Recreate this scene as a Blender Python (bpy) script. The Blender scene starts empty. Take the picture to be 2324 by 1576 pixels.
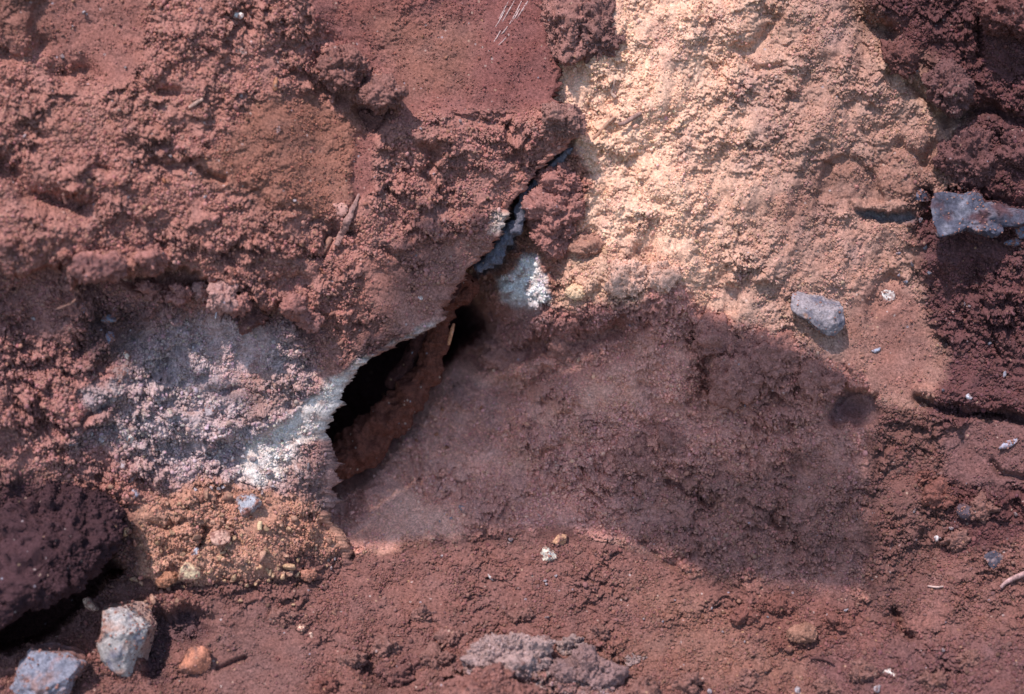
import bpy, bmesh, math
import numpy as np
from mathutils import Vector, Matrix

# ------------------------------------------------------------------ frame of the bank
S = 1.2 / 2324.0            # metres per relief unit (one unit is about half a millimetre)
D = 1.5                     # camera distance
CX, CY = 1162.0, 788.0
INC = math.radians(55)      # inclination of the bank
UV = np.array([1.0, 0, 0]); VV = np.array([0, math.cos(INC), math.sin(INC)]); WV = np.array([0, -math.sin(INC), math.cos(INC)])
SUN = np.array([-0.30, 0.72, 0.626]); SUN /= np.linalg.norm(SUN)
SUNW = SUN[0]*UV + SUN[1]*VV + SUN[2]*WV

def P(px, py, w):
    px = np.asarray(px, float); py = np.asarray(py, float); w = np.asarray(w, float)
    k = (1 - w*S/D)*S
    u = (px-CX)*k; v = (CY-py)*k; h = w*S
    return u[..., None]*UV + v[..., None]*VV + h[..., None]*WV

scene = bpy.context.scene
C = scene.collection
cam = bpy.data.cameras.new('camera'); co = bpy.data.objects.new('camera', cam); C.objects.link(co)
co.matrix_world = Matrix([[UV[0], VV[0], WV[0], WV[0]*D], [UV[1], VV[1], WV[1], WV[1]*D], [UV[2], VV[2], WV[2], WV[2]*D], [0, 0, 0, 1]])
cam.sensor_width = 36; cam.lens = 36*D/1.2; cam.clip_end = 100; cam.clip_start = 0.01
cam.dof.use_dof = True; cam.dof.focus_distance = D - 40*S; cam.dof.aperture_fstop = 1.7
scene.camera = co
world = bpy.data.worlds.new('World'); scene.world = world; world.use_nodes = True
nt = world.node_tree; bg = nt.nodes['Background']
sky = nt.nodes.new('ShaderNodeTexSky'); sky.sky_type = 'NISHITA'; sky.sun_disc = False
sky.sun_elevation = math.asin(SUNW[2]); sky.sun_rotation = math.atan2(SUNW[0], SUNW[1])
nt.links.new(sky.outputs[0], bg.inputs[0]); bg.inputs[1].default_value = 0.14
sl = bpy.data.lights.new('sun', 'SUN'); sl.energy = 3.0; sl.angle = math.radians(1.1); sl.color = (1.0, 0.885, 0.87)
so = bpy.data.objects.new('sun', sl); C.objects.link(so)
so.rotation_euler = Vector(SUNW).to_track_quat('Z', 'Y').to_euler(); so.location = Vector(SUNW)*4
scene.view_settings.view_transform = 'Standard'; scene.view_settings.look = 'None'
scene.view_settings.exposure = 0.6; scene.view_settings.gamma = 1; scene.view_settings.use_curve_mapping = False

# ------------------------------------------------------------------ noise
def _h(ix, iy, iz, seed):
    h = (ix.astype(np.int64)*374761393 + iy.astype(np.int64)*668265263 + iz*2147483647 + seed*1274126177) & 0xffffffff
    h = ((h ^ (h >> 13))*1274126177) & 0xffffffff
    h = ((h ^ (h >> 16))*2246822519) & 0xffffffff
    return (h ^ (h >> 15)) & 0xffffffff
def rnd2(ix, iy, seed): return _h(ix, iy, np.int64(0), seed).astype(np.float32)/4294967295.0
def noise(x, y, seed=0):
    xi = np.floor(x); yi = np.floor(y); fx = (x-xi); fy = (y-yi)
    ix = xi.astype(np.int64); iy = yi.astype(np.int64)
    ux = fx*fx*fx*(fx*(fx*6-15)+10); uy = fy*fy*fy*(fy*(fy*6-15)+10)
    def g(dx, dy):
        a = rnd2(ix+dx, iy+dy, seed)*6.2831853
        return np.cos(a)*(fx-dx) + np.sin(a)*(fy-dy)
    a = g(0, 0); b = g(1, 0); c = g(0, 1); d = g(1, 1)
    return ((a+(b-a)*ux) + ((c+(d-c)*ux)-(a+(b-a)*ux))*uy)*1.5
def fbm(x, y, seed=0, o=4, g=0.5):
    s = 0; a = 1; t = 0
    for k in range(o):
        s = s + a*noise(x*2**k + 17.3*k, y*2**k - 9.1*k, seed+k*7); t += a; a *= g
    return s/t*1.4
def worley(x, y, seed=0):
    xi = np.floor(x).astype(np.int64); yi = np.floor(y).astype(np.int64)
    f1 = np.full(x.shape, 9.0); f2 = f1.copy(); idv = np.zeros(x.shape)
    for dx in (-1, 0, 1):
        for dy in (-1, 0, 1):
            a = rnd2(xi+dx, yi+dy, seed); b = rnd2(xi+dx, yi+dy, seed+91)
            d = (xi+dx+a-x)**2 + (yi+dy+b-y)**2
            r = rnd2(xi+dx, yi+dy, seed+55)
            m = d < f1
            f2 = np.where(m, f1, np.minimum(f2, d)); idv = np.where(m, r, idv); f1 = np.where(m, d, f1)
    return np.sqrt(f1), np.sqrt(f2), idv
def noise3(p, seed=0):
    pi = np.floor(p); f = p-pi; i = pi.astype(np.int64); u = f*f*(3-2*f); r = 0
    for dx in (0, 1):
        for dy in (0, 1):
            for dz in (0, 1):
                v = _h(i[:, 0]+dx, i[:, 1]+dy, (i[:, 2]+dz)*1911, seed)/4294967295.0*2-1
                r = r + v*(u[:, 0] if dx else 1-u[:, 0])*(u[:, 1] if dy else 1-u[:, 1])*(u[:, 2] if dz else 1-u[:, 2])
    return r
def chunks(x, y, seed=0):
    xi = np.floor(x).astype(np.int64); yi = np.floor(y).astype(np.int64)
    f1 = np.full(x.shape, 9.0); f2 = f1.copy(); ox = np.zeros(x.shape); oy = ox.copy(); h0 = ox.copy(); h1 = ox.copy(); h2 = ox.copy()
    for dx in (-1, 0, 1):
        for dy in (-1, 0, 1):
            a = xi+dx+rnd2(xi+dx, yi+dy, seed)-x; b = yi+dy+rnd2(xi+dx, yi+dy, seed+91)-y
            d = a*a+b*b; m = d < f1
            f2 = np.where(m, f1, np.minimum(f2, d)); f1 = np.where(m, d, f1)
            ox = np.where(m, -a, ox); oy = np.where(m, -b, oy)
            h0 = np.where(m, rnd2(xi+dx, yi+dy, seed+55), h0); h1 = np.where(m, rnd2(xi+dx, yi+dy, seed+56), h1); h2 = np.where(m, rnd2(xi+dx, yi+dy, seed+57), h2)
    e = np.clip((np.sqrt(f2)-np.sqrt(f1))*5, 0, 1)          # crevice between neighbours
    return (h0-.5)*1.1 + ((h1-.5)*ox + (h2-.65)*oy)*2.2 + e*.35
def fbm3(p, seed=0, o=4, g=.5):
    s = 0; a = 1; t = 0
    for k in range(o): s = s + a*noise3(p*2**k+k*5.7, seed+k*13); t += a; a *= g
    return s/t*1.3
def worley3(p, seed=0):
    i = np.floor(p).astype(np.int64); f = np.full(len(p), 9.0)
    for dx in (-1, 0, 1):
        for dy in (-1, 0, 1):
            for dz in (-1, 0, 1):
                a = i[:, 0]+dx; b = i[:, 1]+dy; c = i[:, 2]+dz
                q = [_h(a, b, c*1911, seed+s)/4294967295.0 for s in (1, 2, 3)]
                f = np.minimum(f, (a+q[0]-p[:, 0])**2+(b+q[1]-p[:, 1])**2+(c+q[2]-p[:, 2])**2)
    return np.sqrt(f)
def sstep(a, b, x):
    t = np.clip((x-a)/(b-a), 0, 1); return t*t*(3-2*t)

# ------------------------------------------------------------------ lattice maps
X0, Y0, X1, Y1, LS = -640, -640, 2964, 2216, 4.0
lx = np.arange(X0, X1+1, LS); ly = np.arange(Y0, Y1+1, LS)
LX, LY = np.meshgrid(lx, ly)
WX = LX + 16*fbm(LX/70, LY/70, 3, 4, .6); WY = LY + 16*fbm(LX/70, LY/70, 33, 4, .6)     # ragged borders
def sample(M, px, py):
    gx = np.clip((px-X0)/LS, 0, len(lx)-1.001); gy = np.clip((py-Y0)/LS, 0, len(ly)-1.001)
    ix = gx.astype(int); iy = gy.astype(int); fx = gx-ix; fy = gy-iy
    if M.ndim == 3: fx = fx[..., None]; fy = fy[..., None]
    return (M[iy, ix]*(1-fx)+M[iy, ix+1]*fx)*(1-fy) + (M[iy+1, ix]*(1-fx)+M[iy+1, ix+1]*fx)*fy
def tps(pts):
    p = np.array(pts, float); n = len(p); q = p[:, :2]/500
    def U(r2): return np.where(r2 > 1e-9, r2*np.log(r2+1e-12), 0)
    K = U(((q[:, None]-q[None])**2).sum(-1)) + np.eye(n)*0.02
    A = np.zeros((n+3, n+3)); A[:n, :n] = K; A[:n, n] = 1; A[:n, n+1:] = q; A[n, :n] = 1; A[n+1:, :n] = q.T
    sol = np.linalg.solve(A, np.concatenate([p[:, 2], [0, 0, 0]]))
    cx = np.clip(LX, -300, 2624)/500; cy = np.clip(LY, -300, 1876)/500
    R = sol[n] + sol[n+1]*cx + sol[n+2]*cy
    for k in range(n): R = R + sol[k]*U((cx-q[k, 0])**2+(cy-q[k, 1])**2)
    return R
def sdist(poly, X, Y):                      # signed distance, positive inside
    poly = np.array(poly, float); d = np.full(X.shape, 1e9); ins = np.zeros(X.shape, bool)
    for k in range(len(poly)):
        a = poly[k-1]; b = poly[k]; e = b-a
        t = np.clip(((X-a[0])*e[0]+(Y-a[1])*e[1])/(e@e+1e-9), 0, 1)
        d = np.minimum(d, (X-a[0]-t*e[0])**2+(Y-a[1]-t*e[1])**2)
        if a[1] != b[1]:
            c = ((a[1] > Y) != (b[1] > Y)) & (X < e[0]*(Y-a[1])/(b[1]-a[1])+a[0]); ins ^= c
    d = np.sqrt(d); return np.where(ins, d, -d)
def mask(poly, soft=12, warp=1):
    X = LX+(WX-LX)*warp; Y = LY+(WY-LY)*warp
    return sstep(-soft, soft, sdist(poly, X, Y))
def ldist(line, warp=.5):
    X = LX+(WX-LX)*warp; Y = LY+(WY-LY)*warp; d = np.full(X.shape, 1e9)
    for k in range(len(line)-1):
        a = np.array(line[k], float); e = np.array(line[k+1], float)-a
        t = np.clip(((X-a[0])*e[0]+(Y-a[1])*e[1])/(e@e+1e-9), 0, 1)
        d = np.minimum(d, np.hypot(X-a[0]-t*e[0], Y-a[1]-t*e[1]))
    return d
def gauss(cx, cy, rx, ry, ang=0, pw=1.0):
    a = math.radians(ang); X = WX*.5+LX*.5-cx; Y = WY*.5+LY*.5-cy
    x = X*math.cos(a)+Y*math.sin(a); y = -X*math.sin(a)+Y*math.cos(a)
    return np.exp(-((x/rx)**2+(y/ry)**2)**pw)
def groove(line, width, depth, warp=.5): return -depth*np.exp(-(ldist(line, warp)/width)**2)

class Layer:
    def __init__(s, H, col, amp):
        s.H = H; s.col = np.ones(LX.shape+(3,))*np.array(col); s.amp = np.full(LX.shape, float(amp)); s.ash = np.zeros(LX.shape)
    def paint(s, poly, col=None, amp=None, soft=14, a=1.0, dh=0, warp=1, ash=None):
        m = mask(poly, soft, warp)*a
        s.mix(m, col, amp, dh, ash)
    def mix(s, m, col=None, amp=None, dh=0, ash=None):
        if col is not None: s.col = s.col*(1-m[..., None]) + np.array(col)*m[..., None]
        if amp is not None: s.amp = s.amp*(1-m)+amp*m
        if ash is not None: s.ash = s.ash*(1-m)+ash*m
        if dh: s.H = s.H + dh*m
    def spot(s, cx, cy, rx, ry, ang=0, **k):
        s.mix(np.clip(gauss(cx, cy, rx, ry, ang, 1.6)*1.15, 0, 1), **k)

# soil colours (albedo), with some sunlit and grazing contrast put in
RED = (.355, .168, .134); RED2 = (.27, .115, .10); DARK = (.12, .052, .050); TAN = (.80, .495, .345); TAN2 = (.47, .27, .195)
HOL = (.62, .30, .235); HOL2 = (.3, .2, .2)
GRD = (.20, .095, .079); ORG = (.45, .235, .165); ASH = (.52, .42, .41); ASHB = (.74, .65, .58)
SMO = (.245, .103, .088); BLU = (.125, .115, .13); WHT = (.82, .78, .74)

# ---------------- base layer: sandy face, hollow, right bank, ground
bp = [(1300, -200, 0), (1600, -200, 10), (1900, -200, 40), (2400, -200, 110), (1300, 0, 0), (1600, 0, 10), (1900, 0, 25), (2324, 0, 80), (1300, 300, -25), (1600, 300, 20), (2000, 300, 25), (2324, 300, 70),
      (1230, 480, -60), (1500, 600, 15), (1800, 600, 15), (2100, 600, -5), (2324, 600, 60), (1400, 680, 5), (1300, 760, -60), (1130, 690, -150), (1055, 750, -340), (985, 870, -270),
      (1250, 900, -95), (1500, 900, -40), (1800, 900, 10), (1950, 1100, 15), (1700, 1200, 30), (1400, 1100, -25), (1150, 1050, -95), (900, 1060, -170), (800, 1150, -120),
      (850, 1210, -50), (1100, 1230, 0), (1400, 1260, 50), (1800, 1360, 95), (2100, 1300, 75), (2324, 1000, 85), (2050, 800, -15), (2120, 1000, 15), (700, 950, -300), (850, 880, -300), (400, 800, -260),
      (0, 600, -220), (1000, 1400, 120), (1500, 1450, 150), (2000, 1480, 175), (2324, 1450, 185), (1162, 1576, 255), (2324, 1576, 285), (1162, 1850, 430), (2324, 1850, 440), (0, 1576, 260), (0, 1850, 450),
      (330, 1500, 190), (600, 1420, 135), (600, 1290, 95), (740, 1290, 45), (420, 1340, 130), (120, 1500, 190), (0, 1300, 60), (250, 1250, 90), (2700, 800, 130), (2700, 1300, 200), (2700, 300, 150)]
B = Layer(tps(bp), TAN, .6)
B.paint([(1850, -700), (1925, 0), (1940, 70), (2010, 120), (2070, 175), (2120, 235), (2160, 300), (2130, 380), (2110, 440), (2060, 520), (2080, 600), (2060, 700), (2140, 840), (2060, 930), (2080, 960), (2080, 1130), (2100, 1400), (3000, 1500), (3000, -700)], DARK, 1.3, 80, warp=2)
# light falling off to the right, painted in as darker, browner sand
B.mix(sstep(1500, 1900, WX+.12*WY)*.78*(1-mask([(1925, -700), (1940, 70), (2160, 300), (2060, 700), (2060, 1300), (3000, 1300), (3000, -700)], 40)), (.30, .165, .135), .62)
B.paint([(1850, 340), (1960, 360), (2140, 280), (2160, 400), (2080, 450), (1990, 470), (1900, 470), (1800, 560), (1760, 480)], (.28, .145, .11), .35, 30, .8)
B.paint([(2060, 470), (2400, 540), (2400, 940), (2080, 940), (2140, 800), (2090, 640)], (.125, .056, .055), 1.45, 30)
B.paint([(1960, 640), (2060, 640), (2120, 740), (2145, 860), (2080, 930), (2000, 910), (1900, 830), (1920, 740)], (.31, .16, .125), .14, 22)
B.paint([(1990, 700), (2070, 680), (2110, 800), (2060, 900), (1990, 860)], (.26, .125, .10), .10, 20, .8)
B.paint([(1800, 500), (2000, 500), (2010, 640), (1900, 650), (1810, 600)], (.42, .235, .18), .25, 40, .6)
B.paint([(2060, 960), (2400, 950), (2400, 1090), (2200, 1110), (2090, 1060)], (.17, .085, .078), .3, 18)
# hollow
HP = [(1010, 660), (1130, 700), (1250, 690), (1400, 665), (1540, 645), (1620, 720), (1720, 745), (1860, 805), (1960, 860), (2000, 900), (1990, 980), (2060, 960), (2060, 1060), (1985, 1090), (1990, 1360), (1800, 1335), (1600, 1320), (1400, 1225), (1050, 1225), (740, 1260), (600, 900), (900, 700)]
B.paint(HP, HOL, 1.25, 16)
B.paint([(1020, 830), (1300, 850), (1460, 800), (1560, 830), (1400, 960), (1180, 1100), (1020, 1110), (830, 1190), (740, 1250), (740, 1180), (860, 1040), (930, 960)], (.62, .315, .245), 1.0, 60)
B.paint([(1240, 900), (1420, 840), (1450, 900), (1300, 1010), (1200, 1080), (1140, 1060)], (.62, .315, .235), .7, 30, .8)
B.paint([(880, 1090), (1000, 1140), (1080, 1160), (1030, 1230), (900, 1240), (790, 1210)], (.70, .38, .29), .45, 24)
B.paint([(1000, 660), (1100, 700), (1130, 760), (1050, 800), (960, 880), (900, 1000), (760, 1110), (700, 1100), (700, 800), (900, 640)], (.065, .027, .027), .8, 22)  # darkness of the cavity put into the soil colour
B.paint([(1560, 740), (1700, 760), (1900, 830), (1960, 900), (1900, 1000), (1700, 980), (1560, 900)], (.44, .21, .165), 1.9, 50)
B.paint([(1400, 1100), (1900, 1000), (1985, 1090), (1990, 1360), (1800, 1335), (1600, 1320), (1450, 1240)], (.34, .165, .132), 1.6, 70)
# lower ground
GP = [(740, 1260), (900, 1240), (1060, 1210), (1250, 1200), (1400, 1225), (1600, 1320), (1800, 1330), (1990, 1370), (2060, 1330), (2200, 1240), (2400, 1200), (3000, 2300), (-700, 2300), (-700, 1340), (240, 1260), (500, 1250)]
B.paint(GP, GRD, .85, 14)
B.paint([(1400, 1320), (1700, 1330), (1900, 1380), (1850, 1576), (1300, 1500), (1500, 1420)], (.24, .118, .088), .75, 50, .8)
B.paint([(1560, 1320), (1900, 1340), (2050, 1420), (1900, 1520), (1700, 1440)], (.175, .074, .062), .95, 50, .7)
B.paint([(480, 1370), (660, 1380), (720, 1500), (640, 1640), (480, 1640), (470, 1480)], (.185, .093, .080), .25, 40)
B.paint([(325, 1385), (470, 1390), (480, 1440), (440, 1460), (400, 1470), (380, 1560), (325, 1540)], (.13, .07, .07), 1.2, 16, dh=-45)  # shade right of the tall rock put into the colour, with a dip
B.paint([(320, 1350), (480, 1360), (480, 1392), (330, 1392)], None, 1.1, 12, dh=22)
B.paint([(880, 1340), (960, 1320), (1000, 1360), (940, 1400), (880, 1390)], (.22, .105, .085), .1, 20, .8)
B.paint([(800, 1490), (1400, 1440), (1500, 1576), (1400, 1700), (800, 1700)], None, 1.1, 30)
B.paint([(1060, 1470), (1110, 1450), (1200, 1445), (1250, 1480), (1260, 1530), (1190, 1545), (1120, 1530), (1060, 1525)], (.28, .18, .16), 1.1, 8, dh=12, ash=.5)
B.paint([(1040, 1548), (1180, 1540), (1270, 1535), (1400, 1525), (1450, 1600), (1040, 1620)], (.26, .15, .135), 1.1, 8, .7, ash=.5)
B.paint([(1850, 1490), (2100, 1450), (2400, 1450), (2400, 1800), (1850, 1800)], (.165, .080, .074), .95, 40)
B.paint([(1990, 1095), (2080, 1090), (2100, 1200), (2060, 1300), (2000, 1365), (1975, 1300)], (.26, .135, .105), 1.2, 10, .8, dh=14)
B.paint([(2060, 1250), (2110, 1200), (2120, 1310), (2060, 1340), (2010, 1350)], (.16, .09, .085), .9, 14, .8, dh=-16)
B.paint([(2050, 960), (2080, 960), (2090, 1080), (2050, 1100)], (.26, .14, .11), .5, 12, .8)
B.paint([(1975, 900), (2050, 925), (2130, 940), (2140, 1100), (2140, 1260), (2060, 1400), (1975, 1420), (1960, 1200), (1970, 1000)], (.16, .078, .066), .95, 16, 1)
st_ = np.clip(fbm((LX+.5*LY)/130, (LY-.5*LX)/260, 61, 5, .6)*2.2-.15, 0, 1)*sstep(1250, 1320, LX)*(1-sstep(640, 700, LY))*(1-sstep(1900, 2050, LX))
B.mix(st_*.5, (.40, .235, .205), 1.1)
B.H += 26*fbm((LX+.35*LY)/95, (LY-.5*LX)/190, 62, 4, .55)*sstep(1250, 1320, LX)*(1-sstep(640, 700, LY))
# red-brown clod strip right of the crack, white patch
B.paint([(1230, 350), (1310, 330), (1345, 420), (1330, 480), (1310, 560), (1290, 640), (1340, 700), (1180, 740), (1080, 690), (1060, 620), (1130, 520), (1180, 450)], (.35, .162, .118), 1.35, 10, dh=10)
B.paint([(1320, 560), (1440, 560), (1520, 600), (1440, 690), (1260, 700), (1270, 620)], (.56, .34, .24), 1.35, 14)
B.paint([(1130, 630), (1180, 580), (1215, 585), (1250, 650), (1250, 690), (1180, 700), (1140, 680)], WHT, .9, 9, ash=.5)
B.paint([(1160, 690), (1200, 680), (1260, 740), (1200, 745)], (.45, .38, .38), .9, 9, .6, ash=.5)
B.paint([(1300, 325), (1250, 390), (1205, 430), (1190, 500), (1150, 580), (1130, 610), (1070, 625), (1100, 560), (1140, 480), (1180, 430), (1250, 350)], BLU, .7, 7, .9)
# relief: dents, grooves, ledges
for x_, y_, r_, h_ in [(1040, 900, 34, 10), (1130, 955, 46, 12), (1215, 990, 50, 12), (1080, 1010, 30, 8), (1290, 1060, 60, 12), (1350, 960, 50, 9), (850, 1120, 40, 12), (820, 1160, 30, 10), (1180, 1120, 60, 10), (940, 1010, 26, 12), (1120, 1170, 60, 9), (1260, 900, 44, 8), (1450, 1010, 60, 12), (1560, 1010, 60, 10)]:
    m_ = np.clip(np.exp(-(((WX*1.7-LX*.7-x_)/r_)**2+((WY*1.7-LY*.7-y_)/(r_*.55))**2)**1.4)*1.6, 0, 1); B.mix(m_, (.54, .265, .21), 1.9, h_*1.7)
B.paint([(1080, 690), (1250, 700), (1400, 690), (1520, 700), (1420, 780), (1250, 810), (1060, 800)], (.36, .17, .145), 1.6, 30, .9, dh=-10)  # shade in the upper hollow painted into its colour, plus a slight dip
B.H += groove([(1770, 35), (1735, 70), (1700, 112)], 13, 16) + groove([(1665, 100), (1690, 130), (1722, 160), (1770, 150)], 9, 22)
B.paint([(1700, 112), (1770, 40), (1800, 60), (1760, 140), (1725, 160)], None, .2, 14, dh=-10)
B.paint([(1850, 440), (1860, 385), (1905, 352), (1950, 362), (1992, 400), (2010, 462), (1940, 478)], None, .3, 9, dh=-15, warp=.9)
B.H += groove([(1880, 372), (1905, 355), (1950, 365), (1990, 400), (2006, 455)], 5, 6, .8)
B.paint([(1940, 470), (2060, 480), (2080, 500), (1960, 503)], BLU, .4, 5, .9, dh=-18)
B.paint([(1930, 455), (2070, 462), (2065, 482), (1940, 474)], None, None, 6, dh=16)
B.paint([(1895, 920), (1915, 892), (1945, 885), (1985, 900), (1995, 930), (1975, 965), (1930, 975), (1895, 965)], (.30, .165, .15), .3, 9, dh=-30, warp=1.0)
B.H += groove([(1892, 965), (1897, 925), (1915, 900), (1945, 887), (1985, 898)], 8, 26, 1.0)
B.H -= 62*np.maximum(0, gauss(1932, 925, 40, 36, 30))
B.paint([(1875, 870), (1910, 865), (1935, 885), (1900, 900), (1890, 960), (1875, 930)], None, 1.0, 6, dh=-26)
B.paint([(1990, 640), (2020, 620), (2050, 650), (2045, 690), (2000, 700), (1985, 740), (1975, 690)], None, .2, 12, dh=-14, warp=.9)
B.H += groove([(1978, 760), (1970, 690), (1990, 650), (2020, 630), (2050, 640)], 8, 9, 1.1)
B.H += 34*gauss(1650, 850, 40, 60, 30) + groove([(1460, 1230), (1500, 1270), (1560, 1300)], 10, 18) + groove([(1060, 700), (1160, 740), (1240, 700)], 14, 16) + groove([(1520, 1090), (1580, 1130), (1610, 1145)], 11, 34, 1.6)
B.H += groove([(1585, 780), (1590, 830), (1615, 880), (1650, 900)], 17, 44, 1.6) + groove([(1655, 850), (1700, 800)], 8, 18)
B.paint([(1640, 590), (1690, 560), (1730, 600), (1770, 660), (1700, 640), (1650, 640)], None, 1.2, 10, dh=16)
B.paint([(1650, 650), (1680, 655), (1670, 710), (1640, 720)], None, .2, 6, dh=-16, warp=.4)
B.H += groove([(1130, 880), (1190, 895), (1215, 860), (1300, 835), (1420, 795)], 24, 46) + groove([(1040, 810), (1150, 815), (1230, 785), (1290, 795), (1330, 780), (1400, 750)], 20, 60) + 40*gauss(1240, 740, 120, 32, -14)+26*gauss(1180, 840, 60, 22)
B.H += groove([(930, 1030), (935, 1080), (965, 1120), (1000, 1133), (1025, 1125)], 2.6, 12, .9) + groove([(965, 1083), (985, 1095), (1010, 1080), (1030, 1060)], 2.6, 12, .9) + groove([(950, 1040), (952, 1085)], 2.6, 12, .9)
B.H += groove([(2080, 905), (2160, 925), (2240, 945), (2324, 950), (2500, 950)], 10, 44)
B.paint([(2070, 880), (2160, 880), (2324, 900), (2500, 900), (2500, 938), (2324, 936), (2200, 925), (2080, 900)], None, 1.2, 10, dh=22)
B.H += groove([(2130, 1090), (2200, 1115), (2260, 1105)], 8, 12) + groove([(2250, 1050), (2275, 1075), (2330, 1090)], 8, 22)
B.H += groove([(2025, 1385), (2045, 1420), (2065, 1450)], 9, 34) + groove([(830, 1515), (870, 1550), (920, 1535)], 20, 55) + groove([(495, 1515), (530, 1506), (560, 1495)], 5, 20)
B.H += groove([(1735, 1175), (1775, 1205)], 9, 22) + groove([(1245, 1060), (1290, 1045)], 7, 12)+groove([(1400, 1530), (1440, 1500)], 10, 20)
B.H += groove([(1925, -60), (1950, 20), (1975, 60), (2020, 80)], 22, 60) + groove([(2150, 262), (2185, 272), (2240, 240), (2330, 285)], 15, 55) + groove([(2060, 180), (2110, 235), (2150, 285)], 9, 34)
B.H += groove([(2270, 300), (2280, 335), (2330, 350)], 7, 30) + groove([(2045, 330), (2100, 370), (2120, 330)], 12, 22) + groove([(2215, 70), (2230, 110), (2225, 130)], 10, 34)
B.H += groove([(1330, 545), (1345, 570)], 16, 22) + groove([(1385, 655), (1430, 672), (1455, 640)], 7, 24) + groove([(1440, 555), (1450, 590)], 8, 10)
B.paint([(2090, 430), (2120, 425), (2330, 450), (2500, 450), (2500, 530), (2330, 520), (2130, 535), (2090, 480)], DARK, .8, 12, dh=-24)
B.H += 22*np.maximum(0, gauss(1480, 690, 110, 30, -12)) - 16*gauss(1600, 690, 40, 60, 0)
B.H += 18*gauss(1460, 200, 160, 190, 30) + 12*gauss(1560, 420, 60, 200, 6) - 10*gauss(1640, 380, 40, 220, 5)+14*gauss(1980, 200, 40, 170, -38)
B.H -= 230*mask([(930, 770), (1010, 690), (1080, 680), (1100, 740), (1020, 800), (930, 960), (850, 1050), (740, 1130), (640, 1100), (700, 850)], 30, .6)
pit = mask([(-80, 1440), (10, 1435), (100, 1370), (220, 1285), (262, 1262), (278, 1300), (235, 1322), (165, 1395), (90, 1452), (20, 1470), (-80, 1480)], 9, .6)
pitd = mask([(-80, 1100), (250, 1100), (255, 1265), (278, 1300), (235, 1322), (165, 1395), (90, 1452), (20, 1470), (-80, 1480)], 12, .6)
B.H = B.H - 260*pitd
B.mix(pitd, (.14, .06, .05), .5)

# ---------------- block layer: the overhanging mass on the left
kp = [(-300, 0, 230), (-300, 600, 330), (-300, 1100, 330), (0, -200, 200), (700, -200, 120), (1200, -200, 30), (0, 0, 190), (0, 300, 225), (0, 600, 262), (200, 150, 150), (400, 150, 165), (700, 100, 105), (900, 100, 60), (1200, 100, 30), (1200, 240, 25), (1000, 350, 100),
      (1250, 320, 40), (1200, 400, 25), (800, 400, 130), (500, 350, 170), (1100, 500, 70), (1000, 620, 85), (800, 650, 130), (500, 600, 160), (200, 580, 225), (0, 700, 230), (200, 740, 190), (450, 780, 120),
      (600, 800, 100), (750, 760, 110), (930, 740, 95), (700, 900, 95), (790, 840, 90), (500, 950, 120), (300, 900, 170), (0, 900, 240), (700, 1050, 60), (740, 1150, 30), (500, 1060, 100), (250, 1050, 170), (0, 1050, 240),
      (300, 1200, 150), (500, 1180, 145), (700, 1190, 80), (600, 1280, 115), (400, 1300, 140), (780, 1260, 20), (850, 1400, 0), (400, 1450, 60)]
K = Layer(tps(kp), RED, .95)
K.paint([(90, -700), (340, -700), (330, 120), (300, 190), (230, 200), (120, 150), (60, 60)], (.28, .125, .10), .10, 22, dh=-22)
K.paint([(-700, -700), (120, -700), (110, 90), (-700, 100)], (.24, .11, .085), .35, 30)
K.paint([(230, 200), (420, 205), (560, 250), (430, 300), (250, 320), (0, 330), (0, 220)], (.33, .16, .125), .7, 30, .8)
K.paint([(600, 210), (720, 230), (820, 270), (835, 420), (760, 480), (640, 520), (540, 500), (450, 400), (500, 320)], (.29, .130, .092), .22, 26)
K.paint([(690, -700), (1240, -700), (1243, 60), (1252, 110), (1300, 160), (1320, 280), (1255, 240), (1170, 265), (1090, 285), (1000, 255), (905, 270), (905, 200), (850, 165), (770, 110), (735, 60), (640, -100)], SMO, .10, 12, dh=-6)
K.paint([(720, -100), (950, -100), (950, 60), (860, 120), (780, 90)], (.25, .10, .08), .28, 40, .8)
K.paint([(1090, -700), (1240, -700), (1250, 110), (1275, 190), (1180, 240), (1060, 200), (1080, 80)], (.235, .093, .080), .04, 40, .9)
K.paint([(840, 30), (1080, 60), (1060, 200), (930, 230), (880, 160)], (.26, .120, .090), .16, 50, .9)
K.paint([(815, 300), (850, 310), (850, 430), (800, 470), (790, 400)], (.25, .108, .09), .06, 10, dh=-12)
K.paint([(820, 590), (930, 600), (930, 680), (860, 720), (810, 700)], (.31, .145, .115), .12, 18)
K.paint([(1110, 400), (1180, 450), (1120, 500), (1070, 470)], (.30, .14, .115), .5, 18, .7)
K.paint([(870, 260), (1310, 240), (1240, 370), (1110, 540), (1000, 640), (870, 590), (850, 440)], (.35, .167, .135), 1.25, 20, .8)
K.paint([(350, 380), (700, 500), (850, 560), (780, 620), (500, 610), (160, 590), (200, 430)], (.355, .168, .134), 1.15, 30, .8)
K.paint([(1020, 560), (1150, 470), (1150, 560), (1060, 610), (960, 730), (860, 760), (900, 680)], (.38, .19, .15), .8, 14, .5)
K.paint([(1120, 480), (1145, 490), (1140, 530), (1110, 520)], (.55, .45, .38), .8, 8, .8)
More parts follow.
